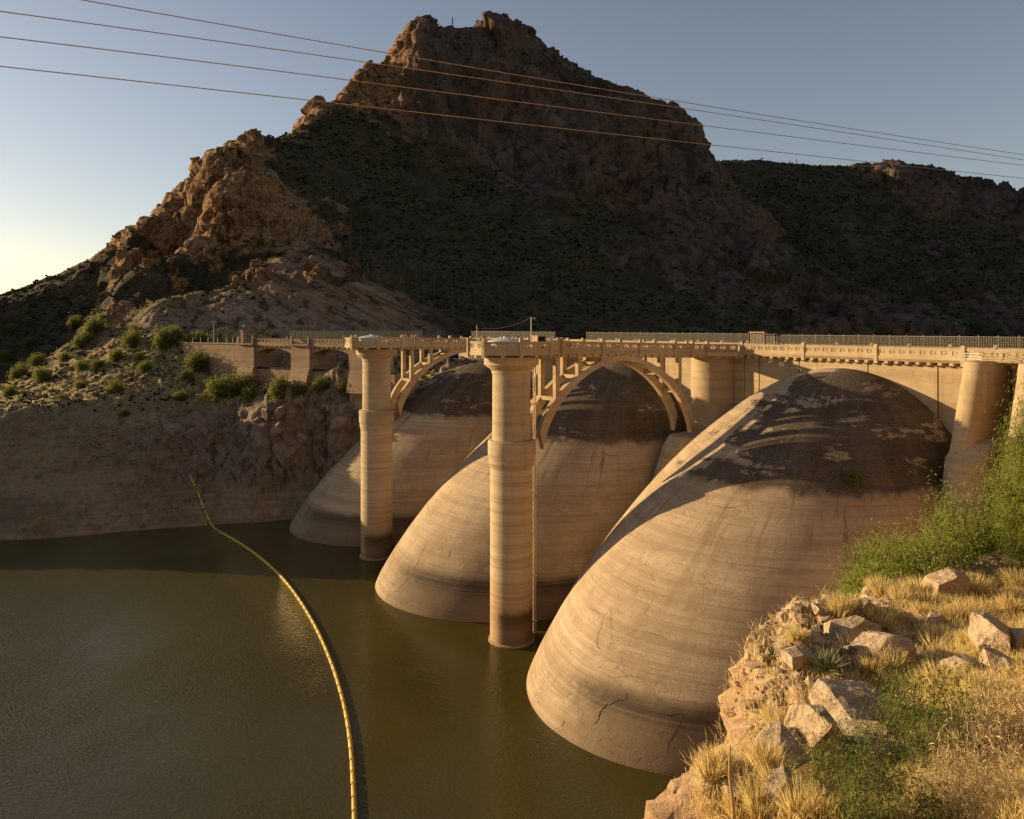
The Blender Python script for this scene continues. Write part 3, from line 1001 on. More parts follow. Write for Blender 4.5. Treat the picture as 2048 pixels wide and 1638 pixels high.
for pts, wd in (([(1254, 1382), (1252, 1399), (1232, 1404), (1214, 1410), (1200, 1424), (1198, 1438), (1186, 1450), (1174, 1454)], .085),
                ([(1211, 1232), (1202, 1256), (1195, 1272), (1193, 1288), (1200, 1299), (1208, 1303)], .05), ([(1127, 1438), (1125, 1452), (1129, 1468)], .06),
                ([(1690, 893), (1684, 916), (1686, 934), (1680, 958), (1678, 975)], .06), ([(1366, 1438), (1350, 1468), (1336, 1490), (1330, 1512)], .035),
                ([(1318, 1424), (1340, 1430), (1362, 1428), (1372, 1430)], .045), ([(1172, 1212), (1190, 1222), (1208, 1232)], .03), ([(1285, 1262), (1310, 1268), (1330, 1276), (1340, 1284)], .04),
                ([(856, 1086), (846, 1098), (838, 1118), (828, 1138), (822, 1152)], .06), ([(818, 1154), (806, 1168), (794, 1180), (782, 1190), (768, 1202)], .055), ([(905, 1052), (897, 1062)], .05), ([(903, 1100), (898, 1112), (896, 1116)], .06),
                ([(622, 1008), (612, 1024), (602, 1042)], .06), ([(700, 1050), (692, 1076), (684, 1098)], .05), ([(1120, 1130), (1140, 1136), (1160, 1142)], .04),
                ([(1560, 905), (1600, 900), (1640, 912), (1672, 922)], .05), ([(1740, 972), (1780, 980), (1830, 978), (1880, 986)], .045), ([(1420, 1010), (1450, 1016), (1490, 1012), (1530, 1020)], .035), ([(1190, 905), (1230, 910), (1275, 908)], .05)):
    prev, P3_, ii = None, [], None
    for a, b in zip(pts[:-1], pts[1:]):
        for t in np.linspace(0, 1, 6)[:-1]:
            h = on_dome(a[0] + (b[0] - a[0]) * t + random.gauss(0, 1.1), a[1] + (b[1] - a[1]) * t + random.gauss(0, 1.1))
            if h is not None and (ii is None or h[4] == ii):
                ii = h[4]
                P3_.append(_mw.inverted() @ (h[0] - h[1] * (0.3 * wd if h[1].y < 0 else -0.3 * wd)))
    if len(P3_) > 3:
        n_ = len(P3_)
        MB().tube(P3_, [wd * max(.25, sin(pi * (k + .6) / (n_ + .2)) ** .5) * random.uniform(.7, 1.2) for k in range(n_)], 5).build('crack', MAT['crack'], dam)


def buttress_mb(u0, ht=3.0, top=46.3):
    mb = MB()
    rings = []
    for z, nose, w in ((-4, -24.0, 3.2), (8, -27.0, 3.0), (20, -32.5, 3.3), (28.5, -36.6, 3.4), (30.6, -38.4, 3.4), (30.62, -44.9, 4.3), (top, -45.1, 4.25)):
        ring = []
        for k in range(17):
            th = -pi / 2 + pi * k / 16
            ring.append((u0 + w * sin(th), -(nose - w + w * cos(th)), z))
        ring += [(u0 + w, 60.0, z), (u0 - w, 60.0, z)]
        rings.append(ring[::-1])
    mb.loft(rings)
    return mb


for u0 in (0.0, -55.0):
    buttress_mb(u0).build('buttress', MAT['wall'], dam, smooth=35)
MB().box(-122, -110, 52.4, 62, 8, 46.2).build('end_block', MAT['wall'], dam)

# spandrel wall between the dome crowns and the deck, cast in panels with open joints
MB().box(-112, 50.5, 51.3, 59, 28, 46.2).build('wall_core', MAT['dark'], dam)
edges = [4.3, 7.0, 10.4, 19.2, 32.4, 43.9, 48.3]
for a, b in zip(edges[:-1], edges[1:]):
    g = 0.09 if abs(b - 43.9) > .1 and abs(a - 10.4) > .1 else 0.13
    MB().box(a + g, b - g, 50.55 + 0.02 * random.random(), 51.6, 29, 46.25).build('wall_panel', MAT['wall'], dam)
for c in (-27.5, -82.5):
    for a, b in ((-23.2, -11.5), (-11.5, 0), (0, 11.5), (11.5, 23.2)):
        MB().box(c + a + .07, c + b - .07, 50.57, 51.6, 29, 46.25).build('wall_panel', MAT['wall'], dam)

# roadway
MB().box(-112, 75, 49.3, 61, 46.46, 47.3).build('roadway', MAT['deck'], dam)
MB().box(-112, 75, 51.2, 59.2, 47.304, 47.32).build('road_surface', MAT['road'], dam)

# ---- parapet kit -----------------------------------------------------------
CAPZ = 48.65


def parapet_section(length, zb, zt, n, thick=0.42, both=True):
    """parapet of one bay along +x from 0; face at y = 0; n pierced openings. Returns (solid mb, opening list)"""
    mb = MB()
    H = zt - zb
    zs = zb + 0.36 * H       # underside of the balustrade
    ob, ot = zb + 0.55 * H, zb + 0.84 * H
    mb.box(0, length, 0.0, 0.75, zb, zb + 0.2 * H)
    mb.box(0, length, 0.06, 0.7, zb + 0.2 * H, zs)
    mb.box(0, length, 0.1, thick, zs, ob)
    mb.box(0, length, 0.1, thick, ot, zt - 0.1 * H)
    mb.box(0, length, 0.02, thick + .08, zt - 0.1 * H, zt)
    ops = []
    p = length / n
    w = min(0.98, p * .58)
    x = 0.0
    for k in range(n):
        c = (k + .5) * p
        mb.box(x, c - w / 2, 0.1, thick, ob, ot)
        ops.append((c, w, ob, ot))
        x = c + w / 2
    mb.box(x, length, 0.1, thick, ob, ot)
    return mb, ops


_motif = {}


def motif_mesh(w, h, thick):
    key = (round(w, 2), round(h, 2))
    if key in _motif:
        return _motif[key]
    mb = MB()
    r = h * .27
    y0, y1 = 0.16, thick - .06
    mb.prism([(r * 1.05 * cos(pi * k / 4), r * 1.05 * sin(pi * k / 4)) for k in range(8)], y0 - .03, y1)
    for sx in (-1, 1):
        for sz in (-1, 1):
            d = Vector((sx * w / 2, sz * h / 2)).normalized()
            n_ = Vector((-d.y, d.x)) * 0.055
            a, b = d * r * .9, Vector((sx * (w / 2 + .02), sz * (h / 2 + .02)))
            poly = [a + n_, a - n_, b - n_, b + n_]
            mb.prism([(p.x, p.y) for p in (poly if True else poly[::-1])], y0, y1)
    # prism is built in xy, turn it so that its depth runs along y
    mb.v = [(v[0], v[2], v[1]) for v in mb.v]
    me = mb.mesh('motif')
    me.materials.append(MAT['deck'])
    _motif[key] = me
    return me


def put_parapet(parent, p0, p1, zb0, zt0, zb1, zt1, n, detail=True, thick=0.42):
    """parapet from p0 to p1 (frame of parent), outer face on the right-hand side of travel turned outwards"""
    p0, p1 = Vector(p0), Vector(p1)
    L = (p1 - p0).length
    mb, ops = parapet_section(L, 0.0, zt0 - zb0, n, thick)
    k = (zb1 - zb0) / L
    mb.v = [(x, y, z + k * x) for x, y, z in mb.v]
    me = mb.mesh('parapet')
    o = link('parapet', me, MAT['deck'], parent, (p0.x, p0.y, zb0), math.atan2(p1.y - p0.y, p1.x - p0.x))
    if detail:
        for c, w, ob, ot in ops:
            link('motif', motif_mesh(w, ot - ob, thick), None, o, (c, 0, (ob + ot) / 2 + k * c))
    return o


def post_mesh(h, w=0.62, cap=0.1):
    mb = MB()
    a = w / 2
    mb.prism([(-a, -a), (a, -a), (a, a), (-a, a)], 0, h - cap)
    mb.loft([[(-a, -a, h - cap), (a, -a, h - cap), (a, a, h - cap), (-a, a, h - cap)], [(-a * .7, -a * .7, h), (a * .7, -a * .7, h), (a * .7, a * .7, h), (-a * .7, a * .7, h)]])
    mb.box(-a * .55, a * .55, -a - .03, -a + .02, h * .45, h * .85)
    me = mb.mesh('post')
    me.materials.append(MAT['deck'])
    return me


POST_TALL = post_mesh(3.15)
POST_SHORT = post_mesh(1.75, .55)
cb_ = MB().box(-.3, .3, -.02, 1.6, -.42, 0)
CORBEL = cb_.mesh('corbel')
CORBEL.materials.append(MAT['deck'])

# crest parapet: 13.65 m bays
BAY = 13.65
bay0 = 7.2 - 8 * BAY
for k in range(13):
    a = bay0 + k * BAY
    vis = a > -5
    put_parapet(dam, (a + .31, 49.3, 0), (a + BAY - .31, 49.3, 0), 46.45, CAPZ, 46.45, CAPZ, 8, vis)
    link('post', POST_TALL, None, dam, (a, 49.5, 46.02))
    if vis:
        for j in range(1, 8):
            link('corbel', CORBEL, None, dam, (a + j * BAY / 8, 49.35, 46.455))
    # downstream parapet
    MB().box(a + .3, a + BAY - .3, 59.6, 60.0, 46.5, CAPZ).build('rear_parapet', MAT['deck'], dam)
    link('post', POST_SHORT, None, dam, (a, 59.8, 47.35))
    link('post', POST_SHORT, None, dam, (a + BAY / 2, 59.8, 47.35))
# curved deck over the head of the near buttress, with its wider motifs
for u0 in (0.0, -55.0):
    mb = MB()
    put_parapet(dam, (u0 + 2.9, 44.6, 0), (u0 + 6.7, 48.9, 0), 46.42, CAPZ, 46.42, CAPZ, 3, u0 > -1)
    mb.prism([(u0 - 3.1, 44.2), (u0 + 3.1, 44.2), (u0 + 7.0, 48.9), (u0 + 7.0, 49.4), (u0 - 7, 49.4), (u0 - 7.0, 48.9)], 46.31, 47.2)
    mb.build('deck_slab', MAT['deck'], dam)
    for t in (0.3, .6, .9):
        link('corbel', CORBEL, None, dam, (u0 + 2.9 + t * 3.8 - .1, 44.6 + t * 4.3 + .1, 46.3))


# ---- intake towers ---------------------------------------------------------
def tower(u0, label, cover_label):
    t = thing('intake_tower', label, 'tower', dam_world(u0, 0), DAM_A, 'intake towers')
    MB().lathe([(3.85, -3), (3.85, 0.22), (3.56, 0.3)], 56).build('base_ring', MAT['shaft'], t, smooth=35)
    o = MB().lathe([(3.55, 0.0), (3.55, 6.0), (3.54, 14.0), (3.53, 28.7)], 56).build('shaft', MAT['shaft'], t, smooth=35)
    at = o.data.attributes.new('mud', 'FLOAT', 'POINT')  # weight for the mud band and the shade painted into it
    at.data.foreach_set('value', np.array([min(1, max(0, .5 + .2 * (v.co.x + .45 * v.co.y))) for v in o.data.vertices], dtype=np.float32))  # band weight, higher on the side turned from the sun
    MB().lathe([(3.5, 28.5), (3.56, 28.75), (3.72, 29.3), (3.8, 29.9), (3.74, 29.95), (3.76, 30.1), (3.92, 30.7), (3.94, 32.9), (3.8, 33.25), (3.1, 33.3)], 56).build('collar', MAT['tower'], t, smooth=30)
    MB().lathe([(3.2, 33.2), (3.16, 44.4)], 56).build('neck', MAT['tower'], t, smooth=35)
    MB().lathe([(3.1, 44.0), (3.2, 44.2), (3.27, 44.25), (3.27, 44.4), (3.4, 44.85), (3.75, 45.15), (3.8, 45.18), (3.8, 45.35), (4.15, 45.38), (4.2, 45.62), (4.25, 45.66), (4.55, 45.7), (4.58, 47.1), (4.3, 47.12)], 56).build('capital', MAT['tower'], t, smooth=30)
    poly = [(2.4, -7.0), (6.5, -2.4), (6.5, 3.4), (2.75, 8.0), (-2.75, 8.0), (-6.5, 3.4), (-6.5, -2.4), (-2.4, -7.0)]
    MB().prism([(x * .93, y * .96) for x, y in poly], 47.45, 47.95).build('platform', MAT['deck'], t)
    # (from, to, number of openings) round the octagon, seen faces first
    zb, zt = 47.42, 49.64
    n = len(poly)
    for i in range(n):
        a, b = Vector(poly[i]), Vector(poly[(i + 1) % n])
        if i == 3:
            continue
        d = (b - a).normalized()
        k = {7: 2, 0: 2, 1: 2, 2: 1, 4: 1, 5: 2, 6: 2}[i]
        put_parapet(t, (*(a + d * .25), 0), (*(b - d * .25), 0), zb, zt, zb, zt, k)
    for i, (x, y) in enumerate(poly):
        link('post', POST_TALL, None, t, (x * .965, y * .975, 47.05), math.atan2(y, x) + pi / 2)
        for s_ in (.5,):
            xx, yy = poly[(i + 1) % n]
            ang = math.atan2(yy - y, xx - x)
            if i != 3:
                link('corbel', CORBEL, None, t, ((x + xx) / 2, (y + yy) / 2, 47.42), ang)
    # low conical cover on the platform
    c = MB()
    c.lathe([(2.85, 47.95), (2.85, 49.55), (3.0, 49.58), (3.0, 49.66), (2.2, 49.9), (0.5, 50.2), (0.35, 50.2), (0.3, 50.38), (0.0, 50.4)], 40)
    o = c.build('tank_cover', MAT['cover'], None, smooth=25, loc=dam_world(u0, -1.2), rotz=DAM_A)
    tag(o, cover_label, 'cover', 'steel covers on the towers')
    return t


tower_near = tower(0.0, 'tall round intake tower standing nearer, in front of the middle dome', 'low white conical cover on top of the nearer intake tower')
tower_far = tower(-55.0, 'round intake tower standing farther off, in front of the farthest dome', 'low white conical cover on top of the farther intake tower')


# ---- arch bridges between towers and crest -----------------------------------
def bridge(u0, label):
    t = thing('arch_bridge', label, 'bridge', dam_world(u0, 0), DAM_A, 'arched footbridges to the intake towers')
    c0 = 22.45

    def ext(v):
        s = min(1.0, abs(v - c0) / 18.6) ** 1.7
        return 46.9 - 13.6 * (1 - (1 - s) ** (1 / 1.7))

    def intr(v):
        s = min(1.0, abs(v - c0) / 17.75) ** 1.75
        return 45.95 - 15.2 * (1 - (1 - s) ** (1 / 1.75))

    def deck(v):      # deck falls gently towards the crest
        return 47.42 - 0.95 * min(max((v - 8) / 36.6, 0), 1)

    tt = np.linspace(-pi / 2, pi / 2, 49)
    for s in (1, -1):
        mb = MB()
        rings = []
        for a in tt:
            ve = c0 + 18.45 * sin(a)
            vi = c0 + 17.7 * sin(a)
            ze, zi = ext(ve), intr(vi)
            x0, x1 = s * 2.15 - .5, s * 2.15 + .5
            rings.append([(x0, ve, ze), (x1, ve, ze), (x1, vi, zi), (x0, vi, zi)])
        mb.loft(rings)
        mb.build('arch_rib', MAT['deck'], t, smooth=30)
        # solid crown between rib and deck
        mb = MB()
        vs = np.linspace(c0 - 5.0, c0 + 5.0, 11)
        mb.loft([[(s * 2.15 - .42, v, ext(v) - .25), (s * 2.15 + .42, v, ext(v) - .25), (s * 2.15 + .42, v, deck(v) + .1), (s * 2.15 - .42, v, deck(v) + .1)] for v in vs])
        mb.build('crown_wall', MAT['deck'], t)
    for v in (7.74, 12.6, 17.5, 27.4, 32.3, 37.2):
        for s in (1, -1):
            if v not in (17.5, 27.4):
                MB().box(s * 2.15 - .42, s * 2.15 + .42, v - .42, v + .42, ext(v) - .7, deck(v) + .15).build('spandrel_column', MAT['deck'], t)
        # strut between the ribs
        MB().box(-1.66, 1.66, v - .5, v + .5, ext(v) - .95, ext(v) - .3).build('strut', MAT['deck'], t)
        if v not in (17.5, 27.4):
            MB().box(-2.6, 2.6, v - .36, v + .36, deck(v) - .62, deck(v) + .02).build('cross_beam', MAT['deck'], t)
    mb = MB()
    vs = np.linspace(7.9, 44.6, 9)
    mb.loft([[(-2.8, v, deck(v)), (2.8, v, deck(v)), (2.8, v, deck(v) + .45), (-2.8, v, deck(v) + .45)] for v in vs])
    mb.build('deck_slab', MAT['deck'], t)
    for s in (1, -1):
        MB().loft([[(s * 2.15 - .3, v, deck(v) - .55), (s * 2.15 + .3, v, deck(v) - .55), (s * 2.15 + .3, v, deck(v) + .01), (s * 2.15 - .3, v, deck(v) + .01)] for v in np.linspace(4.4, 45, 7)]).build('edge_beam', MAT['deck'], t)
    bays = [8.6, 17.6, 26.6, 35.6, 40.4, 44.6]
    for a, b in zip(bays[:-1], bays[1:]):
        for s in (1, -1):
            nn = 4 if b - a > 6 else 2
            za, zb_ = deck(a), deck(b)
            if s > 0:
                put_parapet(t, (2.85, a + .3, 0), (2.85, b - .3, 0), za, za + 2.2, zb_, zb_ + 2.2, nn)
            else:
                put_parapet(t, (-2.85, b - .3, 0), (-2.85, a + .3, 0), zb_, zb_ + 2.2, za, za + 2.2, nn)
    for v in bays:
        for s in (1, -1):
            link('post', POST_TALL, None, t, (s * 2.68, v, deck(v) - .35), pi / 2 * s)
    for a, b in zip(bays[:-1], bays[1:]):
        for j in range(1, 5 if b - a > 6 else 2):
            v = a + (b - a) * j / (5 if b - a > 6 else 2)
            for s in (1, -1):
                link('corbel', CORBEL, None, t, (s * 2.8, v, deck(v)), pi / 2 * s)
    return t


bridge(0.0, 'open concrete arch footbridge between the nearer tower and the crest')
bridge(-55.0, 'open concrete arch footbridge partly hidden behind the nearer tower')

# ---- right abutment: two leaning, round-nosed buttresses ------------------------
ab = thing('abutment', 'stepped concrete abutment with leaning round-nosed buttresses beside the green tree', 'abutment', DAM_O, DAM_A)


def nose(u0, vtop, ht, z1, z0, lean, hw, mat='wall'):
    rings = []
    for z in (z0, z1 - 1.6, z1 - 1.55, z1):
        v = vtop - lean * (z1 - z)
        w = hw + (.1 if z > z1 - 1.58 else 0)
        ring = []
        for k in range(17):
            th = -pi / 2 + pi * k / 16
            ring.append((u0 + w * sin(th), v + w - w * cos(th), z))
        ring += [(u0 + w, 62, z), (u0 - w, 62, z)]
        rings.append(ring[::-1])
    return MB().loft(rings)


nose(51.6, 44.6, 0, 47.0, 20.0, 0.34, 1.65).build('leaning_buttress', MAT['wall'], ab, smooth=30)
nose(58.6, 44.8, 0, 46.9, 20.0, 0.34, 1.65).build('leaning_buttress', MAT['wall'], ab, smooth=30)
mb = MB()
rings = []
for z, v, w in ((15, 35.6, 3.5), (33.5, 38.8, 2.9), (35.4, 41.2, 2.5), (36.2, 43.6, 2.2)):
    ring = []
    for k in range(17):
        th = -pi / 2 + pi * k / 16
        ring.append((52.5 + w * sin(th), v + w - w * cos(th), z))
    ring += [(52.5 + w, 60, z), (52.5 - w, 60, z)]
    rings.append(ring[::-1])
mb.loft(rings).build('buttress_foot', MAT['wall'], ab, smooth=30)
# arched recess between the noses
mb = MB()
mb.box(53.5, 57.8, 52.5, 60, 20, 46.5)
mb.build('recess_wall', MAT['wall'], ab)
mb = MB()
arc = [(53.45 + 0.0, z) for z in (20,)]
outer = [(55.65 + 2.2 * cos(pi - pi * k / 14), 40.2 + 3.4 * sin(pi * k / 14)) for k in range(15)]
inner = [(55.65 + 1.95 * cos(pi - pi * k / 14), 40.2 + 3.1 * sin(pi * k / 14)) for k in range(15)]
rings = [[(a[0], 52.2, a[1]), (b[0], 52.2, b[1]), (b[0], 52.52, b[1]), (a[0], 52.52, a[1])] for a, b in zip(outer, inner)]
mb.loft(rings).build('arch_ring', MAT['wall'], ab)
MB().box(49.9, 64, 47.5, 62, 46.9, 47.0).build('deck_slab', MAT['deck'], ab)


def railing(name, label, pts, h, rails, step, parent_rot=None, r=0.035):
    """pipe railing along pts (world)"""
    t = thing(name, label, 'railing', pts[0])
    o = Vector(pts[0])
    for k in range(1, rails + 1):
        MB().tube([Vector(p) - o + Vector((0, 0, h * k / rails)) for p in pts], r, 6).build('rail', MAT['steel'], t)
    for a, b in zip(pts[:-1], pts[1:]):
        a, b = Vector(a), Vector(b)
        n = max(1, int((b - a).length / step))
        for i in range(n + (1 if b == Vector(pts[-1]) else 0)):
            p = a.lerp(b, i / n) - o
            MB().tube([p, p + Vector((0, 0, h))], r * 1.1, 6).build('rail_post', MAT['steel'], t)
    return t


railing('railing', 'thin pipe railing on top of the leaning buttress at the right end', [dam_world(50.0, 46.0, 47.0), dam_world(52.5, 45.3, 47.0), dam_world(53.4, 47.5, 47.0), dam_world(53.4, 58, 47.0)], 1.15, 3, 1.6)
railing('railing', 'pipe railing on the second buttress, cut by the right edge of the photo', [dam_world(57.9, 58, 46.9), dam_world(57.9, 46.5, 46.9), dam_world(59.6, 45.5, 46.9), dam_world(61.3, 46.5, 46.9)], 1.15, 3, 1.6)


# ---- fence along the downstream edge ---------------------------------------------
def fence(u0, u1, v, z0, z1, label, step, mat, pick=0.16, pw=0.022, span=None):
    t = thing('fence', label, 'fence', dam_world(u0, v, 0), DAM_A)
    L = u1 - u0
    n = max(1, round(L / step))
    pm = MB().tube([(0, 0, z0 - 1.0), (0, 0, z1 + .28)], .045, 6).mesh('fence_post')
    pm.materials.append(mat)
    for i in range(n + 1):
        link('fence_post', pm, None, t, (L * i / n, 0, 0))
    for z in (z0 + .1, z1):
        MB().tube([(0, 0, z), (L, 0, z)], .032, 6).build('fence_rail', mat, t)
    s = L / n
    k = int(s / pick)
    mb = MB()
    for j in range(1, k):
        x = s * j / k
        mb.box(x - pw, x + pw, -.012, .012, z0 + .1, z1)
    for j in range(1, 5):
        z = z0 + .1 + (z1 - z0 - .1) * j / 5
        mb.box(0, s, -.006, .006, z - .008, z + .008)
    me = mb.mesh('mesh_panel')
    me.materials.append(mat)
    for i in range(n):
        o = link('mesh_panel', me, None, t, (s * i / n * n, 0, 0))
        o['kind'] = 'stuff'
    return t


fence(8.0, 75.0, 59.2, 48.35, 50.4, 'tall wire fence along the far edge of the crest road above the nearest dome', 2.9, MAT['fence'], .24, .016)
fence(-52.0, 1.0, 59.2, 48.35, 50.55, 'bright wire fence seen above the footbridge of the nearer tower', 2.35, MAT['fence'], .26, .018)
fence(1.6, 7.5, 59.2, 48.35, 50.5, 'short dark fence section beside the gate frame on the crest', 2.0, MAT['fence'], .16, .022)
fence(-112.0, -66.0, 59.2, 48.35, 50.6, 'bright wire fence above the far bridge, left of the nearer tower', 2.35, MAT['fence'], .26, .018)
# gate frame on the crest road
gt = thing('gate', 'brown metal gate frame on the crest road at the end of the bright fence', 'gate', dam_world(4.5, 57.5, 47.3), DAM_A)
for x in (-1.6, 1.6):
    MB().box(x - .07, x + .07, -.07, .07, 0, 3.5).build('gate_post', MAT['box'], gt)
MB().box(-1.9, 1.9, -.09, .09, 3.5, 3.72).build('lintel', MAT['box'], gt)
for x in (-.8, .0, .8):
    MB().box(x - .03, x + .03, -.03, .03, .2, 3.4).build('gate_bar', MAT['box'], gt)

# things standing on the tower platform
cbx = thing('control_cabinet', 'wooden brown cabinet with a dark open side on the nearer tower platform', 'cabinet', dam_world(-1.2, 6.4, 47.95), DAM_A)
MB().box(-1.0, 1.0, -.85, .85, 0, 2.5).build('body', MAT['box'], cbx)
MB().box(-1.1, 1.1, -.95, .95, 2.5, 2.58).build('lid', MAT['box'], cbx)
MB().box(1.0, 1.02, -.72, .72, .15, 2.35).build('open_side', MAT['dark'], cbx)
pole = thing('antenna_pole', 'tall thin pole with a small lamp arm on the nearer tower', 'pole', dam_world(-.5, 4.4, 47.95))
MB().tube([(0, 0, 0), (0, 0, 5.75)], [.09, .06], 8).build('mast', MAT['steel'], pole)
MB().tube([(-.05, 0, 5.6), (.55, 0, 5.55)], .05, 6).build('lamp_arm', MAT['steel'], pole)
MB().box(.35, .85, -.12, .12, 5.42, 5.55).build('lamp_head', MAT['steel'], pole)
pole_b = thing('antenna_pole', 'shorter bare pole left of the white cover of the nearer tower', 'pole', dam_world(-5.8, -3.2, 47.95))
MB().tube([(0, 0, 0), (0, 0, 4.4)], [.08, .055], 8).build('mast', MAT['steel'], pole_b)
a, b = dam_world(-.5, 4.4, 53.6), dam_world(-5.8, -3.2, 51.8)
o0 = a.copy()
o = MB().tube([a.lerp(b, t) - o0 - Vector((0, 0, 1.3 * 4 * t * (1 - t) * .6)) for t in np.linspace(0, 1, 13)], .02, 5).build('cable', MAT['steel'], None, loc=o0)
tag(o, 'slack cable sagging between the two poles on the nearer tower', 'cable')

# pair of pipes running down beside the near tower
pp = thing('intake_pipe', 'pair of thin upright pipes running down behind the nearer intake tower', 'pipe', dam_world(0.2, 4.6, 0), DAM_A)
for x in (-.28, .28):
    MB().tube([(x, 0, -1), (x, 0, 47.2)], .11, 8).build('pipe', MAT['pipe'], pp, smooth=40)
for z in (2.2, 10, 17, 24, 32, 39):
    MB().box(-.6, .6, -1.2, .16, z - .07, z + .07).build('bracket', MAT['pipe'], pp)

# ---- spillway on the far bank ------------------------------------------------------
S0, S1 = pix(372, 690, 246), pix(786, 690, 199)
SA = math.atan2(S1[1] - S0[1], S1[0] - S0[0])
SL = math.hypot(S1[0] - S0[0], S1[1] - S0[1])
sp = thing('spillway', 'brown concrete spillway with low arches on the far bank, behind the far tower', 'spillway', (S0[0], S0[1], 0), SA)


def sx(px):
    """distance along the spillway line of photo column px"""
    k = (px - 1024.0) / FPX
    # S0 + s*d has X/Y = k
    dx, dy = cos(SA), sin(SA)
    return (k * S0[1] - S0[0]) / (dx - k * dy)


SCAP = 48.6
MB().box(-2, sx(510), 0.0, 3.0, 18, 46.7).build('retaining_wall', MAT['spill'], sp)
MB().box(-2, sx(486), -.25, .3, 46.7, 47.1).build('wall_coping', MAT['spill'], sp)
MB().box(sx(510), SL, 0.6, 3.5, 18, 39.4).build('weir', MAT['spill'], sp)
MB().box(sx(510), SL, 0.5, 1.0, 39.41, 39.95).build('weir_lip', MAT['dark'], sp)
piers = [(sx(479), sx(511)), (sx(585), sx(622)), (sx(702), sx(734))]
for a, b in piers:
    m = (a + b) / 2
    mb = MB()
    mb.box(a, b, -.6, 10 if b < sx(700) else 4.0, 14, 46.6)
    mb.loft([[(a + .1, -.55, z), (a + .1, -d, z), (b - .1, -d, z), (b - .1, -.55, z)] for z, d in ((34, 2.0), (36, 1.8), (38.0, 1.3), (40, .7))])
    mb.build('pier', MAT['spill'], sp)
    MB().box(a - .2, b + .2, -1.4, 1.2, 46.605, 47.1).build('pier_cap', MAT['spill'], sp)
    for q in (a + .4, b - .4):
        MB().box(q - .35, q + .35, -.9, -.2, 47.1, 49.3).build('post', MAT['spill'], sp)
spans = [(piers[0][1], piers[1][0]), (piers[1][1], piers[2][0])]
for a, b in spans:
    mb = MB()
    n = 16
    top = 46.4
    for y0, y1 in ((-.1, .6), (4.4, 5.0)):
        rings = []
        for k in range(n + 1):
            x = a + (b - a) * k / n
            s = abs(2 * k / n - 1)
            zi = 45.7 - 2.6 * (1 - math.sqrt(max(0, 1 - (s * .97) ** 2)))
            rings.append([(x, y0, zi), (x, y1, zi), (x, y1, top), (x, y0, top)])
        mb.loft(rings)
    mb.build('arch_span', MAT['spill'], sp)
    MB().box(a - .3, b + .3, -.5, 5.4, top + .003, 47.1).build('deck_slab', MAT['spill'], sp)
    L = b - a
    nb = max(3, round(L / 2.0))
    for k in range(nb):
        x = a + (k + .5) * L / nb
        MB().box(x - .3, x + .3, -.5, -.11, 45.95, 46.39).build('corbel', MAT['spill'], sp)
    mb, ops = parapet_section(L - .4, 46.42, SCAP, max(4, int(L / 1.5)))
    me = mb.mesh('parapet')
    link('parapet', me, MAT['spill'], sp, (a + .2, -.62, 0))
    m = (a + b) / 2
    MB().box(m - .3, m + .3, 5.0, 5.5, 47.1, 49.2).build('post', MAT['spill'], sp)
    MB().box(a, b, 5.0, 5.35, 47.1, 48.5).build('rear_parapet', MAT['spill'], sp)
# chute walls seen through the arches
for px, w, h, dy in ((560, 4.5, 45.2, 13), (528, 3.0, 43.5, 9), (668, 16, 43.6, 14)):
    x = sx(px)
    MB().box(x - w / 2, x + w / 2, dy, dy + 2, 22, h).build('chute_wall', MAT['wall'], sp)
MB().box(sx(510), SL - 4, 3.5, 16, 20, 38.6).build('chute_floor', MAT['wall'], sp)
gp = thing('gate_pillar', 'plain concrete pillar beside the left end of the spillway parapet', 'pillar', (S0[0] + cos(SA) * sx(483) - sin(SA) * .8, S0[1] + sin(SA) * sx(483) + cos(SA) * .8, 46.7), SA)
MB().box(-.7, .7, -.7, .7, 0, 4.1).build('shaft', MAT['spill'], gp)
MB().box(-.85, .85, -.85, .85, 4.1, 4.4).build('cap', MAT['spill'], gp)
MB().tube([(0, 0, 4.4), (0, 0, 5.4)], .06, 6).build('lamp_stem', MAT['dark'], gp)
MB().lathe([(.05, 5.3), (.28, 5.45), (.3, 5.75), (.1, 5.95)], 10).build('lamp', MAT['cover'], gp)
# guard posts and the lamp on the wall
for i, px in enumerate((382, 398, 413, 432, 450, 462, 471)):
    s = sx(px)
    o = MB().tube([(0, 0, 0), (0, 0, 2.0)], .09, 6).build('guard_post', MAT['steel'], None, loc=(S0[0] + cos(SA) * s - sin(SA) * .6, S0[1] + sin(SA) * s + cos(SA) * .6, 46.7))
    tag(o, ORD[i] + ' slim metal guard post from the left on the far retaining wall', 'post', 'guard posts on the retaining wall')
s = sx(421)
lp = thing('street_lamp', 'twin-headed street lamp standing on the far retaining wall', 'street lamp', (S0[0] + cos(SA) * s - sin(SA) * 1.2, S0[1] + sin(SA) * s + cos(SA) * 1.2, 46.7))
MB().tube([(0, 0, 0), (0, 0, 7.0)], [.16, .11], 8).build('pole', MAT['steel'], lp)
for d in (-1, 1):
    MB().box(min(0, d * .95), max(0, d * .95), -.18, .18, 7.0, 7.16).build('lamp_head', MAT['cover'], lp)
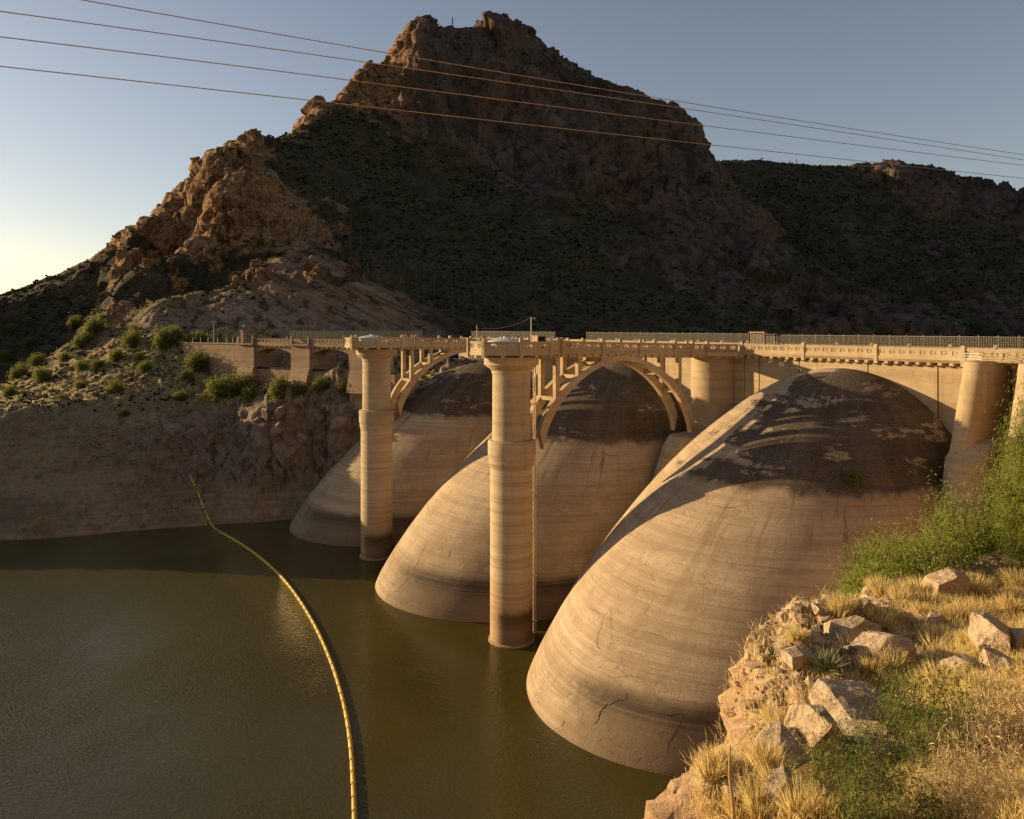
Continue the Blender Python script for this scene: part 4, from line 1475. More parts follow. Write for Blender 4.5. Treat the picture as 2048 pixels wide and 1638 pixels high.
# dark fence behind the spillway
fx0, fx1 = sx(545), sx(812)
ft = thing('fence', 'dark wire fence on the road behind the spillway parapet', 'fence', (S0[0] + cos(SA) * fx0 - sin(SA) * 6.5, S0[1] + sin(SA) * fx0 + cos(SA) * 6.5, 0), SA)
L = fx1 - fx0
n = 20
for i in range(n + 1):
    MB().tube([(L * i / n, 0, 46.8), (L * i / n, 0, 51.2)], .05, 5).build('fence_post', MAT['fence_dark'], ft)
for z in (48.4, 50.95):
    MB().tube([(0, 0, z), (L, 0, z)], .04, 5).build('fence_rail', MAT['fence_dark'], ft)
mb = MB()
for j in range(int(L / n / .13)):
    mb.box(j * .13 - .035, j * .13 + .035, -.01, .01, 47, 50.95)
me = mb.mesh('mesh_panel')
me.materials.append(MAT['fence_dark'])
for i in range(n):
    o = link('mesh_panel', me, None, ft, (L * i / n, 0, 0))
    o['kind'] = 'stuff'

# ---- floating boom -----------------------------------------------------------------
bp = [(425, 1053), (447, 1068), (480, 1087), (515, 1112), (550, 1142), (575, 1168), (600, 1202), (625, 1243), (645, 1283), (662, 1324), (675, 1362), (688, 1410), (697, 1458), (703, 1510), (706, 1560), (708, 1600), (709, 1640), (710, 1720)]
path = [Vector(water_pix(*p)) for p in bp]
shore = [hit_far(380, 952), hit_far(395, 985), hit_far(410, 1022)]
shore = [Vector(p) + Vector((0, 0, .2)) for p in shore if p is not None]
full = shore + [p + Vector((0, 0, .08)) for p in path]
# resample
dens = []
for i in range(len(full) - 1):
    p0, p1, p2, p3 = full[max(i - 1, 0)], full[i], full[i + 1], full[min(i + 2, len(full) - 1)]
    for k in range(12):
        t = k / 12
        q = 0.5 * ((2 * p1) + (p2 - p0) * t + (2 * p0 - 5 * p1 + 4 * p2 - p3) * t * t + (3 * p1 - p0 - 3 * p2 + p3) * t ** 3)
        dens.append(q)
dens.append(full[-1])
cum = [0]
for a, b in zip(dens[:-1], dens[1:]):
    cum.append(cum[-1] + (b - a).length)
cum = np.array(cum)
DA = np.array([tuple(p) for p in dens])


def along(s):
    return Vector([float(np.interp(s, cum, DA[:, k])) for k in range(3)])


boom = thing('floating_boom', 'curved line of yellow floats across the water and up the far bank', 'boom', full[-1])
o0 = full[-1].copy()
bl = 2.45
fm = MB()
fm.lathe([(.12, -1.1), (.24, -1.04), (.27, -.95), (.27, .95), (.24, 1.04), (.12, 1.1)], 12)
fm.v = [(z, x, y) for x, y, z in fm.v]
FM = fm.mesh('float')
FM.materials.append(MAT['float'])
jm = MB().tube([(-.3, 0, 0), (.3, 0, 0)], .1, 6).mesh('link')
jm.materials.append(MAT['joint'])
s = 0.0
tot = cum[-1]
while s + bl < tot:
    a, b = along(s), along(s + bl)
    m = (a + b) / 2 - o0
    d = b - a
    rot = d.to_track_quat('X', 'Z').to_euler()
    o = link('float', FM, None, boom, m)
    o.rotation_euler = rot
    o = link('link', jm, None, boom, b - o0)
    o.rotation_euler = rot
    s += bl

# ---- power lines --------------------------------------------------------------------
lines = [
    ([(-300, -85), (140, 0), (700, 92), (1100, 157), (1462, 220), (1760, 268), (2048, 311), (2500, 372)], 'topmost power line across the sky, reaching the peak highest'),
    ([(-300, -18), (0, 23), (700, 122), (1100, 175), (1402, 220), (1760, 277), (2048, 322), (2500, 390)], 'second power line from the top, crossing the peak'),
    ([(-300, 38), (0, 75), (700, 160), (1250, 231), (1385, 247), (1760, 297), (2048, 331), (2500, 383)], 'third power line from the top, crossing the mountain face'),
    ([(-300, 100), (0, 134), (640, 203), (1250, 269), (1420, 289), (1740, 326), (2048, 357), (2500, 402)], 'lowest of the four power lines, crossing the mountain face'),
]
for pts, lab in lines:
    w = []
    xs = [p[0] for p in pts]
    ys = [p[1] for p in pts]
    cf = np.polyfit(np.array(xs) / 1000.0, ys, 3)
    for x in np.linspace(xs[0], xs[-1], 60):
        d = 1.0 / ((1 - (x / 2048.0)) / 82.0 + (x / 2048.0) / 190.0)
        w.append(Vector(pix(x, float(np.polyval(cf, x / 1000.0)), d)))
    o0 = w[0].copy()
    o = MB().tube([p - o0 for p in w], .062, 5).build('power_line', MAT['wire'], None, loc=o0)
    tag(o, lab, 'power line', 'power lines')


# ------------------------------------------------------------------ the near slope
SP = [(1290, 1650, 14, .9), (1300, 1580, 16, 1), (1380, 1560, 17, 1), (1470, 1490, 19, 1), (1463, 1390, 21.5, 1), (1475, 1325, 25.5, 1), (1520, 1300, 28.5, .8), (1600, 1270, 30.5, .7), (1700, 1228, 33, .6), (1800, 1175, 35.5, .3), (1900, 1135, 38, .2), (2048, 1075, 40, .1), (2250, 960, 42, .1),
      (1480, 1600, 15.5, .6), (1400, 1600, 15.8, .9), (1600, 1500, 17.2, .7), (1580, 1400, 20.5, .9), (1700, 1400, 20, .8), (1680, 1310, 25, .9), (1800, 1300, 24, .7), (1600, 1300, 25.5, .8), (1900, 1250, 27.5, .2), (2048, 1200, 28.5, .1), (1750, 1240, 30, .9), (2048, 1350, 19.5, .2), (1900, 1400, 18.5, .1), (1800, 1500, 16.2, .1), (2048, 1500, 14.2, .1), (1900, 1600, 13.3, .1), (2048, 1638, 11.3, .1), (1700, 1638, 13.6, .1), (2250, 1500, 11.8, .1), (2250, 1200, 25, .1), (2250, 1700, 9, .1)]
SV = [pix(x, y, d) for x, y, d, r in SP]
SR = [r for x, y, d, r in SP]


def sxyz(x, y, z, r=.9):
    SV.append(np.array([x, y, z], dtype=float))
    SR.append(r)


for x, y, d, r in SP[:13]:
    q = pix(x, y, d)
    nx_, ny_ = (-.6, .8) if d < 29 else (-.45, .9)
    for off, dz in ((.5, -4.0), (1.8, -10), (6, -20), (14, -30)):
        sxyz(q[0] + nx_ * off, q[1] + ny_ * off, max(-7, q[2] + dz), 1)
for x, y, z in ((0, 0, 50.1), (2, 1, 50.0), (-2, -2, 50.2), (5, 3, 48.6), (9, 4, 48.5), (1.2, 5, 46.2), (-1.5, 4, 45), (-3, 8, 38), (-1, 11, 34), (.6, 13, 33), (4, 8, 45.3), (14, 8, 47), (20, 15, 48), (30, 25, 47), (45, 35, 50), (60, 50, 56), (-12, 0, 44), (-15, 10, 28), (-10, 18, 15), (0, 24, 12), (-6, 30, -4), (6, 45, -5),
                 (20, 62, -4), (35, 66, 6), (52, 88, 12), (60, 101, 21), (70, 99, 34), (80, 96, 43), (50, 70, 26), (44, 52, 33), (62, 76, 40), (80, 70, 52), (100, 90, 56), (18, 52, 8), (28, 50, 19), (60, 106, 17), (84, 108, 44)):
    sxyz(x, y, z, .4)
SV = np.array(SV)
SR = np.array(SR)
stps = TPS(SV, 0.0001)
def slope_grid(xs, ys):
    Xg, Yg = np.meshgrid(xs, ys)
    n_, m_ = Xg.shape
    Z = stps(Xg, Yg).reshape(n_, m_)
    # the slope breaks off steeply towards the water on the left
    lim = EYE - .70 * Yg - .6 + 4.0 * np.maximum(0, Xg - (.17 * Yg - .25))
    lim = np.where(Xg < .17 * Yg - .25, EYE - .70 * Yg - .6 - 2.2 * (.17 * Yg - .25 - Xg), lim)
    Z = np.where(Yg > 1.5, np.minimum(Z, lim), Z)
    # and falls away behind its upper edge
    side = .7 * np.maximum(0, Xg - .72 * Yg)
    Z = np.where((Yg > 18) & (Yg < 42), np.minimum(Z, 40.9 - .1 * (Yg - 28.5) + np.maximum(0, 28.5 - Yg) * .8 + side), Z)
    far = EYE - .288 * Yg - .06 * np.maximum(0, Yg - 40)
    Z = np.where((Yg > 31) & (Yg < 100), np.minimum(Z, far + .8 * np.maximum(0, 36 - Yg) + side + .8 * np.maximum(0, Yg - 84)), Z)
    rk = np.clip(idw(SV, SR, Xg, Yg, 2.0, .8).reshape(n_, m_) + .3 * fbm(np.stack([Xg.ravel(), Yg.ravel(), Z.ravel()], 1) / 2.2, 4, 5).reshape(n_, m_), 0, 1)
    P = np.stack([Xg, Yg, Z], -1)
    N = np.cross(np.gradient(P, axis=1), np.gradient(P, axis=0))
    N /= np.linalg.norm(N, axis=-1, keepdims=True) + 1e-9
    q = P.reshape(-1, 3)
    d = rk.ravel() * (.55 * (ridged(q / np.array([1.9, 1.9, 1.2]), 5, 70) - .1) + .5 * ridged(q / 4.5, 3, 71)) - .36 * rk.ravel() + .14 * fbm(q / .55, 4, 72) + .25 * fbm(q / 3.0, 2, 74) + rk.ravel() * (.45 * facets(q / np.array([1.5, 1.5, 1.1]), 75, .9, .5) + .16 * facets(q / np.array([.45, .45, .35]), 76, .9, .5))
    return P + (N.reshape(-1, 3) * d[:, None]).reshape(P.shape), rk


def dens(a, b, n, k=1.6):
    t = np.linspace(0, 1, n)
    return a + (b - a) * t


SPt, SRk = slope_grid(np.arange(-2.0, 30.0, .085), np.arange(6.0, 46.0, .095))
n_, m_ = SRk.shape
me = fast_mesh('near_slope', SPt.reshape(-1, 3), grid_faces(n_, m_, SPt[..., 2] > -4))
at = me.attributes.new('rock', 'FLOAT', 'POINT')
at.data.foreach_set('value', SRk.ravel().astype(np.float32))
tag(link('near_slope', me, MAT['slope'], smooth=True), kind='structure')
P_, R_ = slope_grid(np.arange(-20.0, 110.0, .8), np.arange(-12.0, 112.0, .8))
P_[..., 2] -= np.where((P_[..., 0] > -2) & (P_[..., 0] < 30) & (P_[..., 1] > 6) & (P_[..., 1] < 46), 1.2, 0)
me = fast_mesh('right_bank', P_.reshape(-1, 3), grid_faces(*R_.shape, P_[..., 2] > -6))
at = me.attributes.new('rock', 'FLOAT', 'POINT')
at.data.foreach_set('value', R_.ravel().astype(np.float32))
tag(link('right_bank', me, MAT['slope'], smooth=True), kind='structure')
_s = SPt[::2, ::2]
bvh_near = BVHTree.FromPolygons([tuple(p) for p in _s.reshape(-1, 3)], [tuple(f) for f in grid_faces(*_s.shape[:2]).tolist()])


def hit_near(px, py):
    d = Vector(((px - 1024) / FPX, 1.0, -(py - HZN) / FPX)).normalized()
    h = bvh_near.ray_cast(Vector((0, 0, EYE)), d)
    return h[0]


def ground_near(x, y):
    h = bvh_near.ray_cast(Vector((x, y, 80)), Vector((0, 0, -1)))
    return h[0]


# ------------------------------------------------------------------ boulders
import bmesh


def boulder_mesh(name, seed, dims, mat, cuts=9, sub=4, rough=.05):
    """angular block: a rounded solid sliced by random planes, then roughened"""
    rs = np.random.default_rng(seed)
    bm = bmesh.new()
    bmesh.ops.create_cube(bm, size=2.0)
    for k in range(cuts):
        n = rs.normal(size=3)
        n /= np.linalg.norm(n)
        dd = rs.uniform(.78, 1.12)
        g = bmesh.ops.bisect_plane(bm, geom=bm.verts[:] + bm.edges[:] + bm.faces[:], plane_co=Vector(n * dd), plane_no=Vector(n), clear_outer=True)
        ed = [e for e in g['geom_cut'] if isinstance(e, bmesh.types.BMEdge)]
        if ed:
            bmesh.ops.contextual_create(bm, geom=ed)
    bmesh.ops.triangulate(bm, faces=bm.faces[:])
    for k in range(sub):
        le = [e for e in bm.edges if e.calc_length() > 1.5 / (1.7 ** k) * .5]
        bmesh.ops.subdivide_edges(bm, edges=le, cuts=1, use_grid_fill=False)
        bmesh.ops.triangulate(bm, faces=bm.faces[:])
    bmesh.ops.smooth_vert(bm, verts=bm.verts[:], factor=.25, use_axis_x=True, use_axis_y=True, use_axis_z=True)
    bm.normal_update()
    V = np.array([v.co[:] for v in bm.verts])
    Nn = np.array([v.normal[:] for v in bm.verts])
    d = rough * (fbm(V * 2.3 + seed, 4, seed) + .9 * ridged(V * 1.3 + seed * 3, 4, seed + 3) - .3)
    V = (V + Nn * d[:, None] * 1.2) * np.array(dims) / 2
    for v, p in zip(bm.verts, V):
        v.co = p
    me = bpy.data.meshes.new(name)
    bm.to_mesh(me)
    bm.free()
    me.materials.append(mat)
    return me


# (photo x, y of the centre of its foot, distance-independent size in photo px (w, h), depth factor, turn, material, label)
BO = [
    (1632, 1530, 88, 150, 1.2, (0.25, -0.2, .6), 'boulder', 'pointed pale boulder rising highest in the tight pile over the cliff'),
    (1715, 1477, 135, 92, .9, (0.1, .15, .2), 'boulder', 'big squarish boulder behind the pointed one, with a brown right face'),
    (1548, 1545, 130, 48, .7, (.15, -.5, .3), 'boulder', 'long tilted slab lying left of the pointed boulder'),
    (1735, 1510, 105, 55, 1, (.1, -.3, .9), 'boulder', 'tilted block under the squarish boulder, beside the green bush'),
    (1768, 1530, 90, 48, 1, (0, .1, .3), 'boulder', 'low orange block half buried beside the green bush'),
    (1562, 1600, 66, 66, .8, (.3, .2, .5), 'boulder_grey', 'grey flat-faced boulder standing in the dry grass near the stalk'),
    (1775, 1325, 92, 62, 1, (.1, -.2, .4), 'boulder', 'rounded tan boulder in the middle of the grassy slope'),
    (1690, 1292, 74, 55, 1, (.1, -.5, .7), 'boulder', 'slanting slab at the left end of the row of stones on the upper edge'),
    (1738, 1284, 40, 46, 1, (.2, .1, .1), 'boulder', 'upright stone next to the slanting slab on the upper edge'),
    (1895, 1200, 60, 70, 1, (.3, .1, .2), 'boulder', 'cracked tall stone below the green tree at the top of the slope'),
    (1995, 1305, 92, 78, .9, (.05, .1, .8), 'boulder', 'large pale boulder at the right edge of the photo'),
    (2040, 1300, 60, 46, .9, (.05, -.3, .3), 'boulder', 'flat slab leaning on the large pale boulder at the right edge'),
    (2000, 1350, 56, 46, 1, (.2, .2, .2), 'boulder', 'small pale stone below the large boulder at the right edge'),
    (1935, 1345, 64, 32, 1, (.0, .1, .4), 'boulder', 'flat grey-tan stone in the grass left of the right-edge boulders'),
    (1870, 1258, 34, 40, 1, (.2, .4, .4), 'boulder', 'small white-tan stone between grass tufts under the tree'),
    (1600, 1327, 60, 34, 1, (.1, -.1, .2), 'boulder', 'brown stone with a dark underside on the cliff top beside the spiky agave'),
    (1588, 1513, 46, 66, .8, (.5, -.2, .1), 'boulder', 'narrow upright stone leaning against the pointed boulder'),
    (1672, 1540, 60, 72, .7, (-.3, .5, .2), 'boulder', 'pale wedge of rock leaning on the right flank of the pointed boulder'),
    (1830, 1330, 40, 26, 1, (.1, .2, .2), 'boulder', 'little tan stone on the slope right of the rounded boulder'),
    (1480, 1590, 60, 24, 1, (0, .1, .2), 'boulder', 'flat whitish stone in the red soil beside the stalk'),
]
for i, (x, y, w, h, df, rot, mt, lab) in enumerate(BO):
    p = hit_near(x, y)
    if p is None:
        continue
    k = p.y / FPX
    dims = (w * k * 1.0, w * k * df * .95, h * k * 1.12)
    o = link('boulder', boulder_mesh('boulder', 100 + i * 7, dims, MAT[mt], sub=4), None, None, (p.x, p.y + dims[1] * .2, p.z + dims[2] * .25))
    o.rotation_euler = rot
    tag(o, lab, 'boulder', 'boulders on the near slope')

# loose stones: countable ones as things, the rubble between as stuff
ST = [boulder_mesh('stone', 900 + k, (1, .8, .62), MAT['boulder' if k != 3 else 'boulder_grey'], 8, 2, .06) for k in range(5)]
zones = [((1490, 1800), (1245, 1330), 80, .22), ((1500, 1700), (1300, 1400), 40, .2), ((1560, 1900), (1210, 1310), 130, .34), ((1300, 1520), (1540, 1630), 9, .14), ((1850, 2048), (1180, 1380), 16, .3), ((1540, 1800), (1400, 1560), 20, .22)]
cnt = 0
for (xa, xb), (ya, yb), n, sz in zones:
    for k in range(n):
        x, y = random.uniform(xa, xb), random.uniform(ya, yb)
        p = hit_near(x, y)
        if p is None or p.y > 42:
            continue
        s = sz * random.uniform(.5, 1.7)
        o = link('stone', random.choice(ST), None, None, (p.x, p.y, p.z + s * .16))
        o.scale = (s, s, s)
        o.rotation_euler = (random.uniform(-.4, .4), random.uniform(-.4, .4), random.uniform(0, 6.3))
        tag(o, 'small angular tan stone lying loose on the near slope', 'stone', 'loose stones on the near slope')
        cnt += 1


def scatter_mesh(name, pts, sizes, seed, mat, flat=.7):
    """many small angular pieces joined in one mesh (20-face lumps)"""
    rs = np.random.default_rng(seed)
    t = (1 + 5 ** .5) / 2
    ico = np.array([(-1, t, 0), (1, t, 0), (-1, -t, 0), (1, -t, 0), (0, -1, t), (0, 1, t), (0, -1, -t), (0, 1, -t), (t, 0, -1), (t, 0, 1), (-t, 0, -1), (-t, 0, 1)]) / np.hypot(1, t)
    fa = np.array([(0, 11, 5), (0, 5, 1), (0, 1, 7), (0, 7, 10), (0, 10, 11), (1, 5, 9), (5, 11, 4), (11, 10, 2), (10, 7, 6), (7, 1, 8), (3, 9, 4), (3, 4, 2), (3, 2, 6), (3, 6, 8), (3, 8, 9), (4, 9, 5), (2, 4, 11), (6, 2, 10), (8, 6, 7), (9, 8, 1)])
    n = len(pts)
    jit = 1 + rs.uniform(-.38, .38, size=(n, 12, 1))
    V = ico[None] * jit
    a = rs.uniform(0, 6.3, n)
    ca, sa = np.cos(a)[:, None], np.sin(a)[:, None]
    V = np.stack([V[..., 0] * ca - V[..., 1] * sa, V[..., 0] * sa + V[..., 1] * ca, V[..., 2] * flat], -1)
    V = V * np.asarray(sizes)[:, None, None] + np.asarray(pts)[:, None, :]
    Fx = fa[None] + (np.arange(n) * 12)[:, None, None]
    me = fast_mesh(name, V.reshape(-1, 3), Fx.reshape(-1, 3))
    return link(name, me, mat)


pts, szs = [], []
for k in range(4200):
    x, y = random.uniform(1285, 2060), random.uniform(1190, 1640)
    if random.random() > (1.0 if x < 1560 + (1640 - y) * .45 else .22):
        continue
    p = hit_near(x, y)
    if p is None or p.y > 43:
        continue
    if x < 1470:
        continue
    s = .022 + .12 * random.random() ** 4
    pts.append((p.x, p.y, p.z + s * .3))
    szs.append(s)
tag(scatter_mesh('rubble', pts, szs, 4, MAT['boulder']), kind='stuff')


# ------------------------------------------------------------------ leaves and twigs
def quads(C, dirs, L, Wd, bend=0.0, seed=0):
    """leaf-sized quads from base points C along unit dirs"""
    rs = np.random.default_rng(seed)
    r = rs.normal(size=C.shape)
    s = np.cross(dirs, r)
    s /= np.linalg.norm(s, axis=1, keepdims=True) + 1e-9
    L = np.asarray(L)[:, None]
    Wd = np.asarray(Wd)[:, None]
    m = C + dirs * L * .55
    m[:, 2] -= bend * L[:, 0] * .25
    e = C + dirs * L
    e[:, 2] -= bend * L[:, 0]
    V = np.stack([C, m + s * Wd * .5, e, m - s * Wd * .5], 1)
    F = np.arange(len(C) * 4).reshape(-1, 4)
    return V.reshape(-1, 3), F


def tubes(segs, n=4):
    """list of (p0, p1, r0, r1) -> V, F"""
    A = np.array([s[0] for s in segs])
    B = np.array([s[1] for s in segs])
    r0 = np.array([s[2] for s in segs])
    r1 = np.array([s[3] for s in segs])
    d = B - A
    d /= np.linalg.norm(d, axis=1, keepdims=True) + 1e-9
    x = np.cross(d, np.array([.3, .5, .81]))
    x /= np.linalg.norm(x, axis=1, keepdims=True) + 1e-9
    y = np.cross(d, x)
    V = []
    for P, r in ((A, r0), (B, r1)):
        for k in range(n):
            V.append(P + (x * cos(2 * pi * k / n) + y * sin(2 * pi * k / n)) * r[:, None])
    V = np.stack(V, 1)
    F = np.array([(k, (k + 1) % n, n + (k + 1) % n, n + k) for k in range(n)])
    F = F[None] + (np.arange(len(segs)) * 2 * n)[:, None, None]
    return V.reshape(-1, 3), F.reshape(-1, 4)


def skeleton(seed, height, spread, stems=4, levels=4, droop=.15, r=.09, up=.55):
    rs = np.random.default_rng(seed)
    segs, tips = [], []

    def grow(p, d, L, rad, lv):
        n = 3
        for i in range(n):
            d2 = d + rs.normal(size=3) * .22
            d2[2] += (up if lv == 0 else -droop) * .25
            d2 /= np.linalg.norm(d2)
            q = p + d2 * L / n
            segs.append((p, q, rad * (1 - i / n * .35), rad * (1 - (i + 1) / n * .35)))
            p, d = q, d2
            if lv >= levels - 1:
                tips.append((p.copy(), d.copy(), L))
            if lv < levels and (i > 0 or lv > 0):
                for _ in range(2 if lv < levels - 1 else 1):
                    t = d + rs.normal(size=3) * .75
                    t[:2] *= spread
                    t /= np.linalg.norm(t)
                    if lv < levels - 1:
                        grow(p, t, L * rs.uniform(.5, .72), rad * .5, lv + 1)

    for k in range(stems):
        a = 2 * pi * (k + rs.uniform(-.3, .3)) / stems
        d = np.array([cos(a) * spread * .75, sin(a) * spread * .75, up * 1.5])
        d /= np.linalg.norm(d)
        grow(np.array([cos(a) * .12, sin(a) * .12, -.2]), d, height * rs.uniform(.42, .6), r, 0)
    return segs, tips


def plant(name, seed, height, spread, stems, leaves, leaf, mat, levels=4, droop=.2, r=.08, puff=.35, bark='bark', up=.55):
    """(twig mesh, leaf mesh)"""
    segs, tips = skeleton(seed, height, spread, stems, levels, droop, r, up)
    V, F = tubes(segs)
    tw = fast_mesh('branches', V, F)
    tw.materials.append(MAT[bark])
    rs = np.random.default_rng(seed + 1)
    T = np.array([t[0] for t in tips])
    D = np.array([t[1] for t in tips])
    ix = rs.integers(0, len(T), leaves)
    C = T[ix] + rs.normal(size=(leaves, 3)) * puff * np.array([1, 1, .8])
    dr = D[ix] * .8 + rs.normal(size=(leaves, 3)) * .7
    dr[:, 2] -= .1
    dr /= np.linalg.norm(dr, axis=1, keepdims=True)
    V, F = quads(C, dr, leaf[0] * rs.uniform(.6, 1.3, leaves), leaf[1] * rs.uniform(.7, 1.3, leaves), .25, seed)
    lf = fast_mesh('leaves', V, F)
    lf.materials.append(MAT[mat])
    zmax = np.percentile(T[:, 2], 97)
    rad = np.percentile(np.hypot(T[:, 0], T[:, 1]), 90)
    return tw, lf, zmax, rad


def put_plant(name, label, cat, group, pl_, loc, h, rz=0.0, sx_=1.0, leafname='foliage'):
    t = thing(name, label, cat, loc, rz, group)
    k = h / pl_[2]
    kx = h * sx_ * .5 / pl_[3]      # sx_ is the ratio of width to height
    t.scale = (kx, kx, k)
    link('branches', pl_[0], None, t)
    link(leafname, pl_[1], None, t)
    return t


TREE = [plant('tree', 31, 5.5, 1.0, 5, 52000, (.16, .035), 'mesquite', 5, .25, .13, .36),
        plant('tree', 57, 4.0, 1.0, 7, 46000, (.15, .035), 'mesquite', 5, .25, .1, .34)]
for (x, y, d, ty, k, sxx, lab) in ((2092, 1190, 39.0, 850, 0, .78, 'tall airy green mesquite tree at the right edge in front of the abutment'),
                                 (1965, 1165, 40.0, 1035, 1, 1.1, 'mid-height green mesquite between the low thicket and the tall tree'),
                                 (1818, 1200, 36.5, 1095, 1, 1.35, 'low green thicket at the left end of the trees, against the dome'),
                                 (2120, 1230, 36.0, 960, 1, 1.0, 'dense green mesquite cut by the right edge of the photo')):
    q = pix(x, y, d)
    g = ground_near(q[0], q[1])
    z = g.z if g is not None else q[2]
    h = EYE - (ty - HZN) / FPX * d - z
    put_plant('mesquite_tree', lab, 'tree', 'mesquite trees on the near slope', TREE[k], (q[0], q[1], z), h, random.uniform(0, 6), sxx, 'crown')

BUSH = [plant('bush', 83, 1.2, 1.15, 7, 3400, (.07, .02), 'creosote', 4, .0, .018, .15, up=.7), plant('bush', 91, 1.2, 1.3, 8, 3600, (.07, .02), 'creosote', 4, .05, .018, .13, up=.6)]
for (x, y, h, k, sxx, lab) in ((1850, 1510, 1.55, 0, 1.35, 'feathery green bush in front of the boulder pile'), (1750, 1650, 1.2, 1, 1.7, 'low feathery green bush at the bottom edge of the photo'), (1905, 1560, 1.3, 1, 1.2, 'sparse green bush among the dry twigs at lower right'), (1690, 1600, .9, 0, 1.4, 'small feathery green bush just right of the grey flat-faced boulder')):
    p = hit_near(x, y)
    if p is None:
        p = Vector(pix(x, y, 13.0))
    put_plant('creosote_bush', lab, 'bush', 'green bushes on the near slope', BUSH[k], p, h, random.uniform(0, 6), sxx)

DRY = [plant('dry', 121, 1.0, 1.35, 12, 2800, (.11, .012), 'drybrush', 4, .1, .012, .12, 'deadwood', up=.45)]
for (x, y, h, sxx, lab) in ((1985, 1560, 1.25, 1.35, 'tangled dry brown brush at the right edge above the fallen branch'), (2035, 1500, 1.3, 1.2, 'dry brown brush cut by the right edge of the photo'), (1900, 1620, .8, 1.5, 'low mat of dry twigs at the bottom edge'), (1990, 1635, .75, 1.5, 'low mat of dry twigs in the bottom right corner'), (1870, 1545, .7, 1.2, 'dry twigs tangled through the sparse green bush')):
    p = hit_near(x, y)
    if p is not None:
        put_plant('dry_shrub', lab, 'shrub', 'dry shrubs on the near slope', DRY[0], p, h, random.uniform(0, 6), sxx, 'twigs')

# fallen branches, stalk and agave
for (xa, ya, xb, yb, r, lab) in ((1965, 1562, 2060, 1556, .075, 'thick pale fallen branch lying at the right edge'), (1830, 1555, 1880, 1600, .035, 'thin grey dead branch at the foot of the sparse bush')):
    a, b = hit_near(xa, ya), hit_near(xb, yb)
    if a is None or b is None:
        continue
    o0 = a.copy()
    L = (b - a)
    pts_ = [Vector((0, 0, .1)) + L * t + Vector((random.uniform(-.05, .05), random.uniform(-.05, .05), .22 * sin(t * 3))) for t in np.linspace(0, 1, 8)]
    mb = MB().tube(pts_, [r * (1 - .5 * t) for t in np.linspace(0, 1, 8)], 8)
    for t in (2, 4, 5):
        q = pts_[t]
        mb.tube([q, q + Vector((random.uniform(-.3, .3), random.uniform(-.3, .3), .35))], [r * .5, r * .15], 5)
    o = mb.build('fallen_branch', MAT['deadwood'], None, smooth=50, loc=o0)
    tag(o, lab, 'branch')
p = hit_near(1468, 1636) or Vector(pix(1465, 1650, 14))
base = Vector(pix(1466, 1660, p.y - .3))
top = Vector(pix(1459, 1492, p.y - .5))
pts_ = [base.lerp(top, t) + Vector((.02 * sin(7 * t), 0, 0)) for t in np.linspace(0, 1, 12)]
o = MB().tube([q - base for q in pts_], [.036 * (1 - .6 * t) for t in np.linspace(0, 1, 12)], 7).build('flower_stalk', MAT['stalk'], None, smooth=60, loc=base)
tag(o, 'single tall dead flower stalk standing at the cliff edge', 'stalk')


def agave(loc, n, L, lab, seed, mat='agave'):
    t = thing('agave', lab, 'agave', loc)
    rs = np.random.default_rng(seed)
    mb_me = None
    mb = MB()
    mb.add([(0, 0, 0), (.03, -.008, L * .5), (0, 0, L), (-.03, -.008, L * .5), (0, .012, L * .4)], [(0, 1, 4), (1, 2, 4), (2, 3, 4), (3, 0, 4)])
    me = mb.mesh('leaf')
    me.materials.append(MAT[mat])
    for k in range(n):
        o = link('leaf', me, None, t, (0, 0, .04))
        el = math.acos(1 - rs.uniform(0.02, .95))
        o.rotation_euler = Matrix.Rotation(rs.uniform(0, 6.28), 3, 'Z').to_euler()
        az = rs.uniform(0, 6.28)
        o.rotation_euler = (Matrix.Rotation(az, 3, 'Z') @ Matrix.Rotation(el, 3, 'X')).to_euler()
        s = rs.uniform(.75, 1.1)
        o.scale = (1, 1, s)
    return t


p = hit_near(1655, 1345)
agave(p, 90, .72, 'spiky green agave on the cliff top above the boulder pile', 3)
p = hit_near(1548, 1312)
agave(p, 40, .34, 'small greyish agave near the cliff edge, left of the spiky green one', 5)

# ------------------------------------------------------------------ dry grass


def tuft_mesh(seed, n, h, w, lean=.5):
    rs = np.random.default_rng(seed)
    a = rs.uniform(0, 6.28, n)
    rr = np.sqrt(rs.uniform(0, 1, n)) * w
    C = np.stack([np.cos(a) * rr * .4, np.sin(a) * rr * .4, np.zeros(n) - .03], 1)
    d = np.stack([np.cos(a) * lean * rs.uniform(.2, 1.1, n), np.sin(a) * lean * rs.uniform(.2, 1.1, n), np.ones(n)], 1) + rs.normal(size=(n, 3)) * .1
    d /= np.linalg.norm(d, axis=1, keepdims=True)
    V, F = quads(C, d, h * rs.uniform(.5, 1.15, n), np.full(n, .013) * rs.uniform(.6, 1.4, n), .18, seed)
    me = fast_mesh('grass_tuft', V, F)
    me.materials.append(MAT['drygrass'])
    return me


